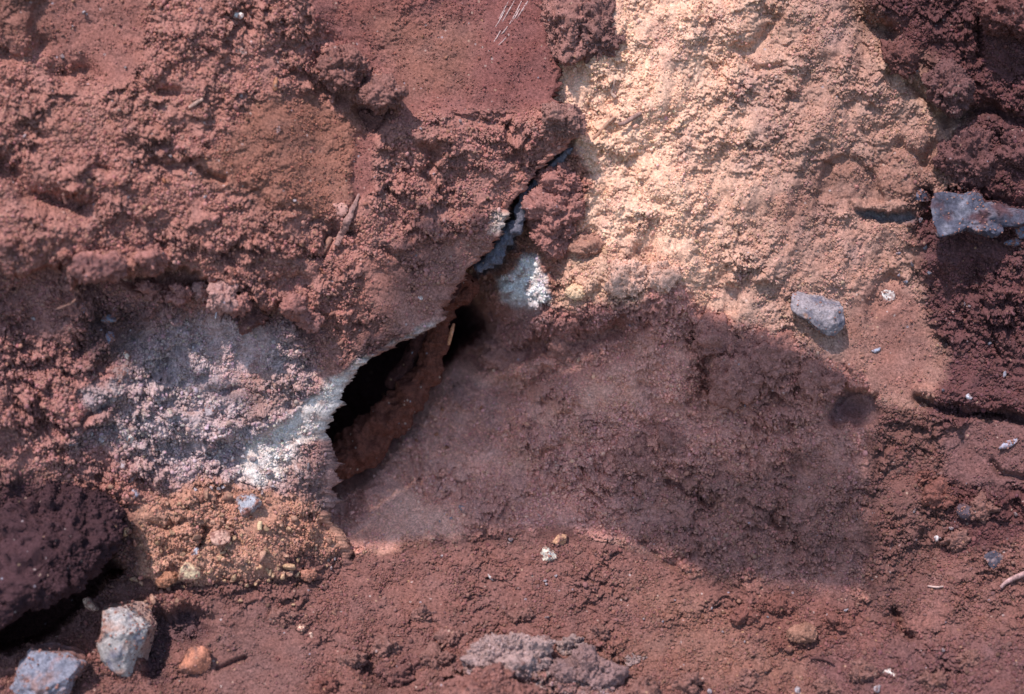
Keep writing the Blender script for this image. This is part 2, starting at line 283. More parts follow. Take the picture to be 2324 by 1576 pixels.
# below the ledge: purplish crumbly earth and ash
K.paint([(-700, 640), (160, 620), (260, 660), (420, 690), (560, 720), (740, 750), (700, 900), (600, 1100), (250, 1080), (-700, 1100)], (.34, .165, .140), 1.25, 14)
K.paint([(180, 700), (330, 690), (330, 800), (200, 830)], (.15, .08, .075), 1.0, 20)
K.paint([(300, 800), (400, 730), (470, 725), (640, 750), (720, 850), (700, 1000), (740, 1130), (560, 1110), (400, 1100), (300, 1040), (250, 980), (280, 900)], ASH, 1.1, 60, .74, ash=.36, warp=1.8)
K.paint([(430, 735), (520, 720), (590, 760), (600, 850), (520, 880), (450, 800)], (.54, .38, .36), .45, 20, dh=-14, ash=.35)
K.paint([(540, 850), (620, 830), (690, 870), (650, 930), (560, 950)], (.33, .17, .13), .8, 26, .6)
K.paint([(800, 825), (840, 812), (770, 900), (735, 985), (700, 1010), (690, 1080), (620, 1100), (540, 1090), (560, 1010), (680, 930)], ASHB, .45, 12, .95, ash=.4)
K.paint([(790, 835), (900, 775), (985, 720), (1030, 650), (1060, 610), (1075, 622), (1020, 700), (930, 790), (850, 830)], (.50, .41, .36), .7, 7, .75, ash=.4)
K.paint([(160, 975), (300, 965), (310, 1010), (160, 1020)], (.36, .28, .28), .9, 14, .5, ash=.5)
K.paint([(180, 890), (290, 850), (280, 900), (200, 940)], (.36, .33, .34), .8, 10, .6, ash=.5)
K.paint([(-700, 1090), (60, 1080), (200, 1130), (262, 1180), (250, 1300), (-700, 1500)], (.075, .037, .040), .7, 40)  # shade tone of the lower left mass carried into the soil above
# orange mound
K.paint([(262, 1220), (300, 1150), (410, 1100), (520, 1090), (640, 1120), (720, 1130), (750, 1180), (830, 1290), (700, 1420), (262, 1420)], ORG, .7, 14, dh=8)
K.paint([(200, 1140), (288, 1150), (322, 1230), (318, 1330), (200, 1420)], (.15, .072, .062), 1.1, 20)
K.paint([(330, 1320), (800, 1300), (800, 1430), (330, 1430)], GRD, .8, 34, 1)
K.paint([(680, 1010), (750, 1000), (760, 1110), (745, 1140), (640, 1110), (650, 1060)], (.33, .19, .165), .7, 14, .8, dh=4)
K.paint([(360, 1240), (560, 1220), (600, 1290), (420, 1330), (330, 1300)], (.50, .27, .19), .55, 24, .7)
K.paint([(650, 1240), (850, 1270), (850, 1400), (600, 1400)], GRD, .7, 26)
# relief on the block: the ledges and hollows
led = mask([(-700, -700), (1500, -700), (1050, 560), (800, 690), (745, 725), (650, 690), (610, 700), (560, 705), (500, 680), (470, 625), (380, 610), (330, 625), (180, 625), (165, 645), (150, 612), (-700, 625)], 5, 1.5)
K.H = K.H - 420*pitd*sstep(1235, 1275, LY+0*LX) - 150*mask([(-200, 1225), (200, 1225), (240, 1300), (-200, 1480)], 30, .7)
K.H += (64-14*sstep(430, 640, LX))*led*sstep(770, 610, LX)
K.H += 20*mask([(300, 900), (500, 960), (680, 930), (560, 1010), (380, 1000), (180, 960), (-100, 980), (-100, 860), (250, 850)], 8, 1.2)
K.H += groove([(0, 375), (30, 400), (60, 440), (120, 455), (180, 470)], 26, 62) + groove([(345, 200), (400, 210)], 14, 36) + groove([(150, 175), (190, 165), (200, 185)], 26, 30)+groove([(0, 120), (70, 130), (90, 110)], 22, 26)
K.H += groove([(350, 370), (400, 380), (440, 372)], 9, 22) + groove([(455, 385), (510, 412)], 8, 24) + groove([(215, 370), (240, 385)], 8, 20) + groove([(440, 320), (470, 335)], 9, 18)
K.H += groove([(725, 140), (745, 170), (760, 190)], 17, 40) + groove([(820, 240), (850, 275), (880, 250)], 22, 56) + groove([(700, 40), (720, 80), (760, 105)], 18, 26)
K.H += groove([(960, 330), (985, 350), (975, 380)], 16, 40) + groove([(960, 395), (1000, 440)], 7, 26) + groove([(1140, 470), (1155, 500)], 10, 20) + groove([(1170, 360), (1200, 390)], 12, 20)
K.H += groove([(690, 575), (730, 580), (745, 540), (800, 530)], 10, 30) + groove([(560, 430), (620, 470), (700, 480)], 10, 12)
K.H += groove([(270, 620), (330, 640), (420, 640), (480, 660), (560, 720), (610, 715)], 16, 40) + groove([(180, 760), (185, 800)], 10, 28) + groove([(180, 950), (200, 940), (250, 915)], 8, 26)
K.H += groove([(480, 880), (500, 890), (540, 885)], 9, 24) + groove([(340, 985), (350, 970)], 9, 24) + groove([(30, 870), (110, 880)], 14, 26)
K.H += groove([(340, 1190), (380, 1205), (420, 1180)], 6, 18) + groove([(455, 1235), (470, 1200)], 9, 30) + groove([(500, 1335), (560, 1350)], 7, 20) + groove([(460, 1395), (530, 1390)], 6, 12) + groove([(700, 1170), (740, 1200)], 9, 20)
K.H += 40*gauss(860, 205, 46, 36) + 34*gauss(760, 150, 60, 44, 40) + 22*gauss(1000, 300, 110, 50, 10) + 26*gauss(1230, 290, 70, 40) + 20*gauss(700, 50, 90, 60)

# ------------------------------------------------------------------ detail relief
def billow(x, y, seed, o=5, g=.55):
    r = 0; a = 1; t = 0
    for k in range(o):
        r = r + a*np.abs(noise(x*2.03**k+3.1*k, y*2.03**k-7.7*k, seed+k*5)); t += a; a *= g
    return r/t
def detail(px, py, A, seed, scp=11):
    wx = fbm(px/44, py/44, seed+1, 5, .6); wy = fbm(px/44, py/44, seed+2, 5, .6)
    ax = px + 13*wx; ay = py*1.12 + 13*wy
    patch = np.clip(.60+1.05*fbm(px/130, py/130, seed+3, 4), .12, 1.55); a = A*patch
    d = 20*fbm(px/110, py/120, seed+4, 3)*(.25+.75*np.minimum(A, 1))
    d = d + 40*(billow(ax/78, ay/64, seed+5, 6, .62)-.3)*a + 11*fbm(ax/30, ay/24, seed+13, 5, .62)*a
    sc = fbm(ax/62, ay/50, seed+6, 5, .6)
    d = d + scp*a*(sstep(-.01, .05, sc)+sstep(.30, .36, sc)+sstep(-.36, -.30, sc)-1.5)
    d = d + 6.2*chunks(ax/30+wx*.9, ay/25+wy*.9, seed+15)*a*sstep(-.25, .25, fbm(px/55, py/55, seed+16, 3))
    d = d + 4.6*chunks(ax/14+wx*.6, ay/12+wy*.6, seed+7)*a
    f, g, r = worley(ax/8.2+wy*.5, ay/7.6+wx*.5, seed+8); d = d + (2.3*(.62-f)+2.8*(r-.5))*(a*.9+.11)
    d = d + 1.7*noise(px/5.2, py/4.9, seed+12)*(a*.9+.14)
    q = fbm(px/34+wx, py/24+wy, seed+9, 5, .62); d = d - 42*np.clip(q-.25, 0, .5)*a
    q2 = fbm(px/12+wx, py/9.5+wy, seed+10, 4, .62); d = d - 22*np.clip(q2-.20, 0, .5)*a
    return d, a
def colour(px, py, col, ash, d, a, seed):
    v = 1 + .12*fbm(px/90, py/90, seed+20, 4)[..., None] + 0.18*noise(px/9, py/9, seed+21)[..., None] + .20*noise(px/4.5, py/4.5, seed+22)[..., None]
    c = col*v
    hue = fbm(px/60, py/45, seed+23, 4)[..., None]
    c = c*(1+hue*np.array([.04, -.03, -.07]))
    # ashy flecks
    fl = np.clip(fbm(px/22, py/16, seed+24, 4, .65)*2.2+ash*1.6-.9, 0, 1)*np.clip(ash*1.8, 0, 1)
    c = c*(1-.6*fl[..., None]) + .6*fl[..., None]*np.array([.56, .50, .49])
    rf = np.clip(-fbm(px/26, py/20, seed+25, 4, .6)*2.0+ash*.9-.35, 0, 1)*np.clip(ash*2, 0, 1)
    c = c*(1-.7*rf[..., None]) + .7*rf[..., None]*np.array([.27, .12, .09])
    return np.clip(c, .01, .9)
def graded(a, b, lo, hi, step):
    mid = np.arange(lo, hi, step)
    def tail(end, sgn, n=34):
        L = abs(end-(lo if sgn < 0 else hi)); t = np.linspace(0, 1, n+1)[1:]; return (lo if sgn < 0 else hi)+sgn*L*(t**2.4*.9+t*.1)
    return np.concatenate([tail(a, -1)[::-1], mid, tail(b, 1)])

# ------------------------------------------------------------------ materials
def soil_mat(name, bump=.55, rough=.95, fleck=.5):
    m = bpy.data.materials.new(name); m.use_nodes = True; n = m.node_tree.nodes; L = m.node_tree.links
    b = n['Principled BSDF']; b.inputs['Roughness'].default_value = rough; b.inputs['Specular IOR Level'].default_value = .12
    at = n.new('ShaderNodeAttribute'); at.attribute_name = 'col'
    tc = n.new('ShaderNodeTexCoord')
    n1 = n.new('ShaderNodeTexNoise'); n1.inputs['Scale'].default_value = 420; n1.inputs['Detail'].default_value = 4; n1.inputs['Roughness'].default_value = .7
    L.new(tc.outputs['Object'], n1.inputs['Vector'])
    mr = n.new('ShaderNodeMapRange'); mr.inputs[1].default_value = .3; mr.inputs[2].default_value = .72; mr.inputs[3].default_value = .52; mr.inputs[4].default_value = 1.5
    L.new(n1.outputs[0], mr.inputs[0])
    mx = n.new('ShaderNodeMix'); mx.data_type = 'RGBA'; mx.blend_type = 'MULTIPLY'; mx.inputs[0].default_value = 1
    L.new(at.outputs['Color'], mx.inputs[6]); L.new(mr.outputs[0], mx.inputs[7])
    # pale mineral flecks
    vo = n.new('ShaderNodeTexVoronoi'); vo.inputs['Scale'].default_value = 260; L.new(tc.outputs['Object'], vo.inputs['Vector'])
    sp = n.new('ShaderNodeSeparateColor'); L.new(vo.outputs['Color'], sp.inputs[0])
    g = n.new('ShaderNodeMath'); g.operation = 'GREATER_THAN'; g.inputs[1].default_value = .972; L.new(sp.outputs[0], g.inputs[0])
    l = n.new('ShaderNodeMath'); l.operation = 'LESS_THAN'; l.inputs[1].default_value = .38; L.new(vo.outputs['Distance'], l.inputs[0])
    mu = n.new('ShaderNodeMath'); mu.operation = 'MULTIPLY'; L.new(g.outputs[0], mu.inputs[0]); L.new(l.outputs[0], mu.inputs[1])
    mu2 = n.new('ShaderNodeMath'); mu2.operation = 'MULTIPLY'; mu2.inputs[1].default_value = fleck; L.new(mu.outputs[0], mu2.inputs[0])
    cr = n.new('ShaderNodeValToRGB'); cr.color_ramp.elements[0].color = (.6, .52, .5, 1); cr.color_ramp.elements[1].color = (.38, .40, .48, 1)
    e = cr.color_ramp.elements.new(.5); e.color = (.55, .32, .16, 1); L.new(sp.outputs[1], cr.inputs[0])
    m2 = n.new('ShaderNodeMix'); m2.data_type = 'RGBA'; L.new(mu2.outputs[0], m2.inputs[0]); L.new(mx.outputs[2], m2.inputs[6]); L.new(cr.outputs[0], m2.inputs[7])
    L.new(m2.outputs[2], b.inputs['Base Color'])
    n2 = n.new('ShaderNodeTexNoise'); n2.inputs['Scale'].default_value = 900; n2.inputs['Detail'].default_value = 3; L.new(tc.outputs['Object'], n2.inputs['Vector'])
    bu = n.new('ShaderNodeBump'); bu.inputs['Strength'].default_value = bump; bu.inputs['Distance'].default_value = .0016
    L.new(n2.outputs[0], bu.inputs['Height']); L.new(bu.outputs[0], b.inputs['Normal'])
    return m
M_SOIL = soil_mat('crumbly_soil')
M_STONE = soil_mat('dusty_stone', .35, .8, .3)
def crumb_mat():
    m = bpy.data.materials.new('soil_crumb'); m.use_nodes = True; n = m.node_tree.nodes; L = m.node_tree.links
    b = n['Principled BSDF']; b.inputs['Roughness'].default_value = .95; b.inputs['Specular IOR Level'].default_value = .12
    at = n.new('ShaderNodeAttribute'); at.attribute_name = 'col'; at.attribute_type = 'INSTANCER'; L.new(at.outputs['Color'], b.inputs['Base Color'])
    return m
M_CRUMB = crumb_mat()

# ------------------------------------------------------------------ mesh helpers
def link_mesh(name, verts, faces, col, mat, parent=None, origin=None, smooth=True):
    me = bpy.data.meshes.new(name)
    verts = np.asarray(verts, np.float32)
    o0 = np.array(origin if origin is not None else (0, 0, 0), np.float32)
    verts = verts - o0
    faces = np.asarray(faces, np.int32); k = faces.shape[1]
    me.vertices.add(len(verts)); me.vertices.foreach_set('co', verts.ravel())
    me.loops.add(faces.size); me.loops.foreach_set('vertex_index', faces.ravel())
    me.polygons.add(len(faces)); me.polygons.foreach_set('loop_start', np.arange(0, faces.size, k, dtype=np.int32))
    me.polygons.foreach_set('use_smooth', np.full(len(faces), smooth))
    me.update(calc_edges=True)
    if col is not None:
        at = me.color_attributes.new('col', 'FLOAT_COLOR', 'POINT')
        cc = np.ones((len(verts), 4), np.float32); cc[:, :3] = col; at.data.foreach_set('color', cc.ravel())
    me.materials.append(mat)
    ob = bpy.data.objects.new(name, me); C.objects.link(ob); ob.location = [float(q) for q in o0]
    if parent: ob.parent = parent
    return ob
def tag(o, label=None, cat=None, group=None, kind=None):
    for k, v in (('label', label), ('category', cat), ('group', group), ('kind', kind)):
        if v: o[k] = v
    return o
def quads(nr, nc):
    i = np.arange(nr-1)[:, None]*nc + np.arange(nc-1)[None]
    return np.stack([i, i+nc, i+nc+1, i+1], -1)

# right edge of the block
EY = np.array([-700, 0, 60, 110, 160, 230, 262, 300, 340, 370, 400, 430, 490, 530, 560, 592, 612, 640, 660, 700, 740, 768, 785, 810, 835, 860, 920, 985, 1030, 1100, 1150, 1180, 1215, 1250, 1290, 1340, 1420, 1600])
EX = np.array([1235, 1238, 1242, 1250, 1280, 1258, 1300, 1318, 1282, 1238, 1212, 1190, 1148, 1136, 1122, 1080, 1056, 1030, 1015, 1002, 985, 930, 890, 842, 808, 785, 758, 728, 748, 756, 748, 738, 770, 790, 800, 800, 800, 800], float)
def xe(y):
    return np.interp(y, EY, EX) + 8*fbm(y/34, y*0+3.3, 71, 4, .55)

# ---- base sheet
bx = graded(-3200, 5500, -30, 2356, 2.25); by = graded(-3200, 4600, -30, 1606, 2.25)
PX, PY = np.meshgrid(bx, by)
Ab = sample(B.amp, PX, PY); Hb = sample(B.H, PX, PY)
db, ab = detail(PX, PY, Ab, 100, 6)
inner = ((PX > -60) & (PX < 2400) & (PY > -60) & (PY < 1660))
WB = Hb + db
WBfinal = WB
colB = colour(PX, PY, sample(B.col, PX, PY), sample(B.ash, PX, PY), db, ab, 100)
VB = P(PX + .12*db, PY + .45*db, WB)
far = np.maximum(np.maximum(-640-PX, PX-2964), np.maximum(-640-PY, PY-2216))
VB = VB.reshape(-1, 3); colBf = colB.reshape(-1, 3)
q = quads(len(by), len(bx))
cxm = PX[:-1, :-1]; cym = PY[:-1, :-1]
drop = (cxm < np.interp(cym, EY, EX)-210) & (cym < 1235) & ~((cxm < 330) & (cym > 1050))
reg = np.full(cxm.shape, 0)
hol = sample(mask(HP, 4), cxm, cym) > .5; grd = (sample(mask(GP, 4), cxm, cym) > .5) | (cym > 1640)
rb = sample(mask([(1850, -700), (1925, 0), (1940, 70), (2010, 120), (2070, 175), (2120, 235), (2160, 300), (2130, 380), (2110, 440), (2060, 520), (2080, 600), (2060, 700), (2140, 840), (2060, 930), (2080, 960), (2080, 1130), (2100, 1400), (3000, 1500), (3000, -700)], 4), cxm, cym) > .5
reg[rb] = 2; reg[hol] = 1; reg[grd] = 3
def sub(name, sel, kind, label):
    f = q[sel]; used, inv = np.unique(f.ravel(), return_inverse=True)
    o = link_mesh(name, VB[used], inv.reshape(-1, 4), colBf[used], M_SOIL)
    return tag(o, label, None, None, kind)
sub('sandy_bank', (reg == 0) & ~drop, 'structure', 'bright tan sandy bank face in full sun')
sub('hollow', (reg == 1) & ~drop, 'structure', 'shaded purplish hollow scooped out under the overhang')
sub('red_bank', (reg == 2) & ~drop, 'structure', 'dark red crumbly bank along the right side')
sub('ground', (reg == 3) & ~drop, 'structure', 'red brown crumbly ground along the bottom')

# ---- block sheet with its curled underside
ky = graded(-3200, 1430, -30, 1400, 2.35); ky = ky[ky <= 1432]
nt_ = 545
t = np.linspace(0, 1, nt_)
left = np.concatenate([-3200+(3170)*(1-(1-np.linspace(0, 1, 30)[:-1])**2.2)])
rows = []
XE = xe(ky)
nu = 12; ns = 22
tt = np.linspace(0, 1, nt_)
KX = np.concatenate([np.repeat(left[None], len(ky), 0), -30 + (XE[:, None]-14+30)*tt[None]], 1)
KY = np.repeat(ky[:, None], KX.shape[1], 1)
AK = sample(K.amp, KX, KY); HK = sample(K.H, KX, KY); dk, ak = detail(KX, KY, AK, 300)
WK = HK + dk
fade = sstep(1310, 1400, KY+10*fbm(KX/40, KY/40, 8)) 
WK = WK - 150*fade
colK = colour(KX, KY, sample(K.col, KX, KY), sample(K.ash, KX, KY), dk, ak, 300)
KXs = KX + .12*dk*sstep(0, 60, XE[:, None]-KX); KYs = KY + .5*dk*(.12+.88*sstep(0, 45, XE[:, None]-KX))
# rounded lip then underside
a = np.linspace(0, math.pi/2, nu+1)[1:]
r = (10+9*sstep(520, 640, ky))*(1+.6*noise(ky/18, ky*0+9.7, 12))
ex = WK[:, -1:]
lipx = KX[:, -1:] + r[:, None]*np.sin(a)[None]; lipw = ex - r[:, None]*(1-np.cos(a))[None]
s_ = np.linspace(0, 1, ns+1)[1:]
ux = lipx[:, -1:] - 170*s_[None]**1.3; uw = lipw[:, -1:] - 330*s_[None]
LXX = np.concatenate([lipx, ux], 1); LWW = np.concatenate([lipw, uw], 1); LYY = np.repeat(ky[:, None], LXX.shape[1], 1)
ld = 7*fbm((LWW+.4*LXX)/20, (LYY+.7*LWW)/20, 44, 5, .62) + 5*chunks((LWW+.6*LXX)/12, (LYY+.5*LXX)/12, 45)
ramp = np.concatenate([np.linspace(.2, 1, nu), np.full(ns, 2.2)])[None]
LXX = LXX + ld*ramp*1.2; LYs = LYY + KYs[:, -1:]-KY[:, -1:]
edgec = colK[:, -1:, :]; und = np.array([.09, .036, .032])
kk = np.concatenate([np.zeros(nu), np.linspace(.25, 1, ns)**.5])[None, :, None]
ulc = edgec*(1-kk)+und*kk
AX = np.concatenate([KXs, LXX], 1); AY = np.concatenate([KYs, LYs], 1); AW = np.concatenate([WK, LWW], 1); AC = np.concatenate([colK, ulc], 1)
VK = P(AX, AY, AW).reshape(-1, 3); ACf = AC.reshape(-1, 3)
qk = quads(len(ky), AX.shape[1])
cxk = AX[:-1, :-1]; cyk = AY[:-1, :-1]
smp = sample(mask([(690, -3700), (1240, -3700), (1243, 60), (1252, 110), (1330, 160), (1330, 230), (1255, 240), (1170, 265), (1090, 285), (1000, 255), (905, 270), (905, 200), (850, 165), (770, 110), (735, 60), (640, -100)], 4), np.clip(cxk, -600, 2900), np.clip(cyk, -600, 2200)) > .5
hang = (cyk > 1110+20*np.sin(cxk/60)) & (cxk > 200)
for nm, sel, lb in (('smooth_face', smp, 'smooth scraped red brown face at the top'), ('earth_mound', hang, 'sunlit orange brown mound with yellow crumbs'), ('overhanging_bank', ~smp & ~hang, 'red brown crumbly bank overhanging the dark cavity')):
    f = qk[sel]; used, inv = np.unique(f.ravel(), return_inverse=True)
    tag(link_mesh(nm, VK[used], inv.reshape(-1, 4), ACf[used], M_SOIL), lb, None, None, 'structure')

def surf(px, py):
    """height of the visible soil at a point"""
    if py < 1330 and px < np.interp(py, EY, EX)-8:
        j = min(np.searchsorted(ky, py), len(ky)-1); xr = KX[j]; i = min(np.searchsorted(xr, px), len(xr)-1)
        kb = float(WK[j, i])
        return kb
    j = min(np.searchsorted(by, py), len(by)-1); i = min(np.searchsorted(bx, px), len(bx)-1)
    return float(WB[j, i])
def msurf(px, py):
    if py < 1330 and px < np.interp(py, EY, EX)-8: return float(sample(K.H, np.array(px), np.array(py)))
    return float(sample(B.H, np.array(px), np.array(py)))

# ------------------------------------------------------------------ soil crumbs (uncountable), instanced
ico = {}
def icos(n):
    if n not in ico:
        bm = bmesh.new(); bmesh.ops.create_icosphere(bm, subdivisions=n, radius=1); bm.verts.ensure_lookup_table()
        ico[n] = (np.array([v.co[:] for v in bm.verts]), np.array([[v.index for v in f.verts] for f in bm.faces])); bm.free()
    return ico[n]
rng = np.random.default_rng(5)
protos = []
for k in range(5):
    d, f = icos(2)
    p = d*(1+.28*fbm3(d*1.7+k*9, k, 2)[:, None]+.10*noise3(d*4+k, k)[:, None])*np.array([1, .85, .75])
    me = bpy.data.meshes.new('crumb_shape'); me.from_pydata(p.tolist(), [], f.tolist()); me.materials.append(M_CRUMB)
    for pl in me.polygons: pl.use_smooth = True
    protos.append(bpy.data.objects.new('crumb_shape', me))
def scatter(name, label, pos, scl, col):
    me = bpy.data.meshes.new(name); me.vertices.add(len(pos)); me.vertices.foreach_set('co', pos.astype(np.float32).ravel())
    n = len(pos)
    a = me.attributes.new('scl', 'FLOAT_VECTOR', 'POINT'); sv = (scl[:, None]*rng.uniform(.75, 1.3, (n, 3))).astype(np.float32); a.data.foreach_set('vector', sv.ravel())
    a = me.attributes.new('rot', 'FLOAT_VECTOR', 'POINT'); a.data.foreach_set('vector', rng.uniform(0, 6.28, (n, 3)).astype(np.float32).ravel())
    a = me.attributes.new('kind_index', 'INT', 'POINT'); a.data.foreach_set('value', rng.integers(0, len(protos), n).astype(np.int32))
    a = me.attributes.new('col', 'FLOAT_COLOR', 'POINT'); cc = np.ones((n, 4), np.float32); cc[:, :3] = col; a.data.foreach_set('color', cc.ravel())
    ob = bpy.data.objects.new(name, me); C.objects.link(ob)
    ng = bpy.data.node_groups.new(name, 'GeometryNodeTree')
    ng.interface.new_socket('Geometry', in_out='INPUT', socket_type='NodeSocketGeometry'); ng.interface.new_socket('Geometry', in_out='OUTPUT', socket_type='NodeSocketGeometry')
    N = ng.nodes; L = ng.links
    gi = N.new('NodeGroupInput'); go = N.new('NodeGroupOutput'); jn = N.new('GeometryNodeJoinGeometry')
    def na(nm, ty):
        x = N.new('GeometryNodeInputNamedAttribute'); x.data_type = ty; x.inputs['Name'].default_value = nm; return x.outputs['Attribute']
    ki, sc_, ro_ = na('kind_index', 'INT'), na('scl', 'FLOAT_VECTOR'), na('rot', 'FLOAT_VECTOR')
    for k_, pr in enumerate(protos):
        oi = N.new('GeometryNodeObjectInfo'); oi.inputs['Object'].default_value = pr; oi.inputs['As Instance'].default_value = False
        cmp_ = N.new('FunctionNodeCompare'); cmp_.data_type = 'INT'; cmp_.operation = 'EQUAL'
        L.new(ki, cmp_.inputs[2]); cmp_.inputs[3].default_value = k_
        ip = N.new('GeometryNodeInstanceOnPoints')
        L.new(gi.outputs[0], ip.inputs['Points']); L.new(cmp_.outputs[0], ip.inputs['Selection']); L.new(oi.outputs['Geometry'], ip.inputs['Instance'])
        L.new(sc_, ip.inputs['Scale']); L.new(ro_, ip.inputs['Rotation']); L.new(ip.outputs[0], jn.inputs[0])
    L.new(jn.outputs[0], go.inputs[0])
    mo = ob.modifiers.new('scatter', 'NODES'); mo.node_group = ng
    return tag(ob, label, None, None, 'stuff')
def do_scatter(name, label, X, Y, W, XX, YY, colr, amp, n, ok, seed):
    dens = (np.clip(amp, 0, 1.3)*.85+.20)*np.clip(.45+1.3*fbm(X/60, Y/60, seed, 3), .04, 2)*ok
    pr = dens.ravel(); pr = pr/pr.sum(); idx = rng.choice(len(pr), n, p=pr)
    sc = np.clip(np.exp(rng.normal(np.log(1.5), .45, n)), .8, 5.5)*(.75+.35*np.clip(amp.ravel()[idx], 0, 1))
    px = XX.ravel()[idx]+rng.uniform(-1.2, 1.2, n); py = YY.ravel()[idx]+rng.uniform(-1.2, 1.2, n)
    pos = P(px, py, W.ravel()[idx]+sc*.35)
    c = colr.reshape(-1, 3)[idx]*rng.uniform(.75, 1.3, (n, 1))*(1+rng.normal(0, .05, (n, 3)))
    return scatter(name, label, pos, sc*S, np.clip(c, .01, .85))
okB = (PX > -120) & (PX < 2440) & (PY > -100) & (PY < 1680) & ~((PX < np.interp(PY, EY, EX)-60) & (PY < 1240))
do_scatter('bank_crumbs', 'loose crumbs of earth strewn over bank, hollow and ground', PX, PY, WB, PX+.12*db, PY+.45*db, colB, Ab, 170000, okB, 900)
okK = (KX > -120) & (KY > -100) & (KY < 1330) & (KX < XE[:, None]-4)
do_scatter('overhang_crumbs', 'loose crumbs of earth strewn over the overhanging bank', KX, KY, WK, KXs, KYs, colK, AK, 110000, okK, 901)

# ------------------------------------------------------------------ stones, clods, twigs
ANCH = [('the cream yellow stone', 430, 1290), ('the blocky beige stone', 497, 1222), ('the broken grey and white stone', 562, 1146), ('the white shard', 444, 1252), ('the yellow stub', 590, 1195), ('the left end of the mound', 300, 1180), ('the right lip of the mound', 735, 1190),
        ('the L shaped grey stone', 262, 845), ('the bright white knobbly stone', 298, 998), ('the pinkish stone', 272, 1058), ('the pale overhang edge', 730, 985), ('the lavender ash hollow', 510, 780), ('the blue grey stone in the dark pocket', 247, 722), ('the grey stone on the ash slope', 478, 928),
        ('the striped pebble', 1242, 1255), ('the curved white piece', 1113, 1311), ('the pale ashy clod', 1160, 1490), ('the brown lump', 1825, 1438), ('the long white sliver', 2022, 1530), ('the dark blue angular stone', 2257, 1272), ('the round cream pebble', 683, 1429), ('the cracked sandy floor', 990, 1110),
        ('the speckled grey stone', 625, 297), ('the wooden stick', 790, 500), ('the white chip', 540, 36), ('the orange straw', 625, 190), ('the yellowish splinter', 445, 234), ('the shaggy clod', 865, 215), ('the left hollow', 130, 440), ('the scratches on the smooth face', 1160, 40), ('the crack', 1180, 460),
        ('the orange root stub', 1025, 760), ('the big blue rock', 2200, 490), ('the half buried grey rock', 1855, 712), ('the white flat stone', 2014, 672), ('the dark horizontal cleft', 2200, 925), ('the round dark pocket', 1935, 930)]
USED = set()
def where(x, y):
    o = sorted(ANCH, key=lambda t: (t[1]-x)**2+(t[2]-y)**2)
    def rel(t):
        dx, dy = x-t[1], y-t[2]; r = math.hypot(dx, dy); k = int(round(math.degrees(math.atan2(dy, dx))/45)) % 8
        dn = ['right of', 'below right of', 'below', 'below left of', 'left of', 'above left of', 'above', 'above right of'][k]
        return ('just ' if r < 30 else 'close ' if r < 70 else 'well ' if r < 150 else 'far ')+dn+' '+t[0]
    for t in o[:4]: yield rel(t)
CL_P = []; CL_C = []
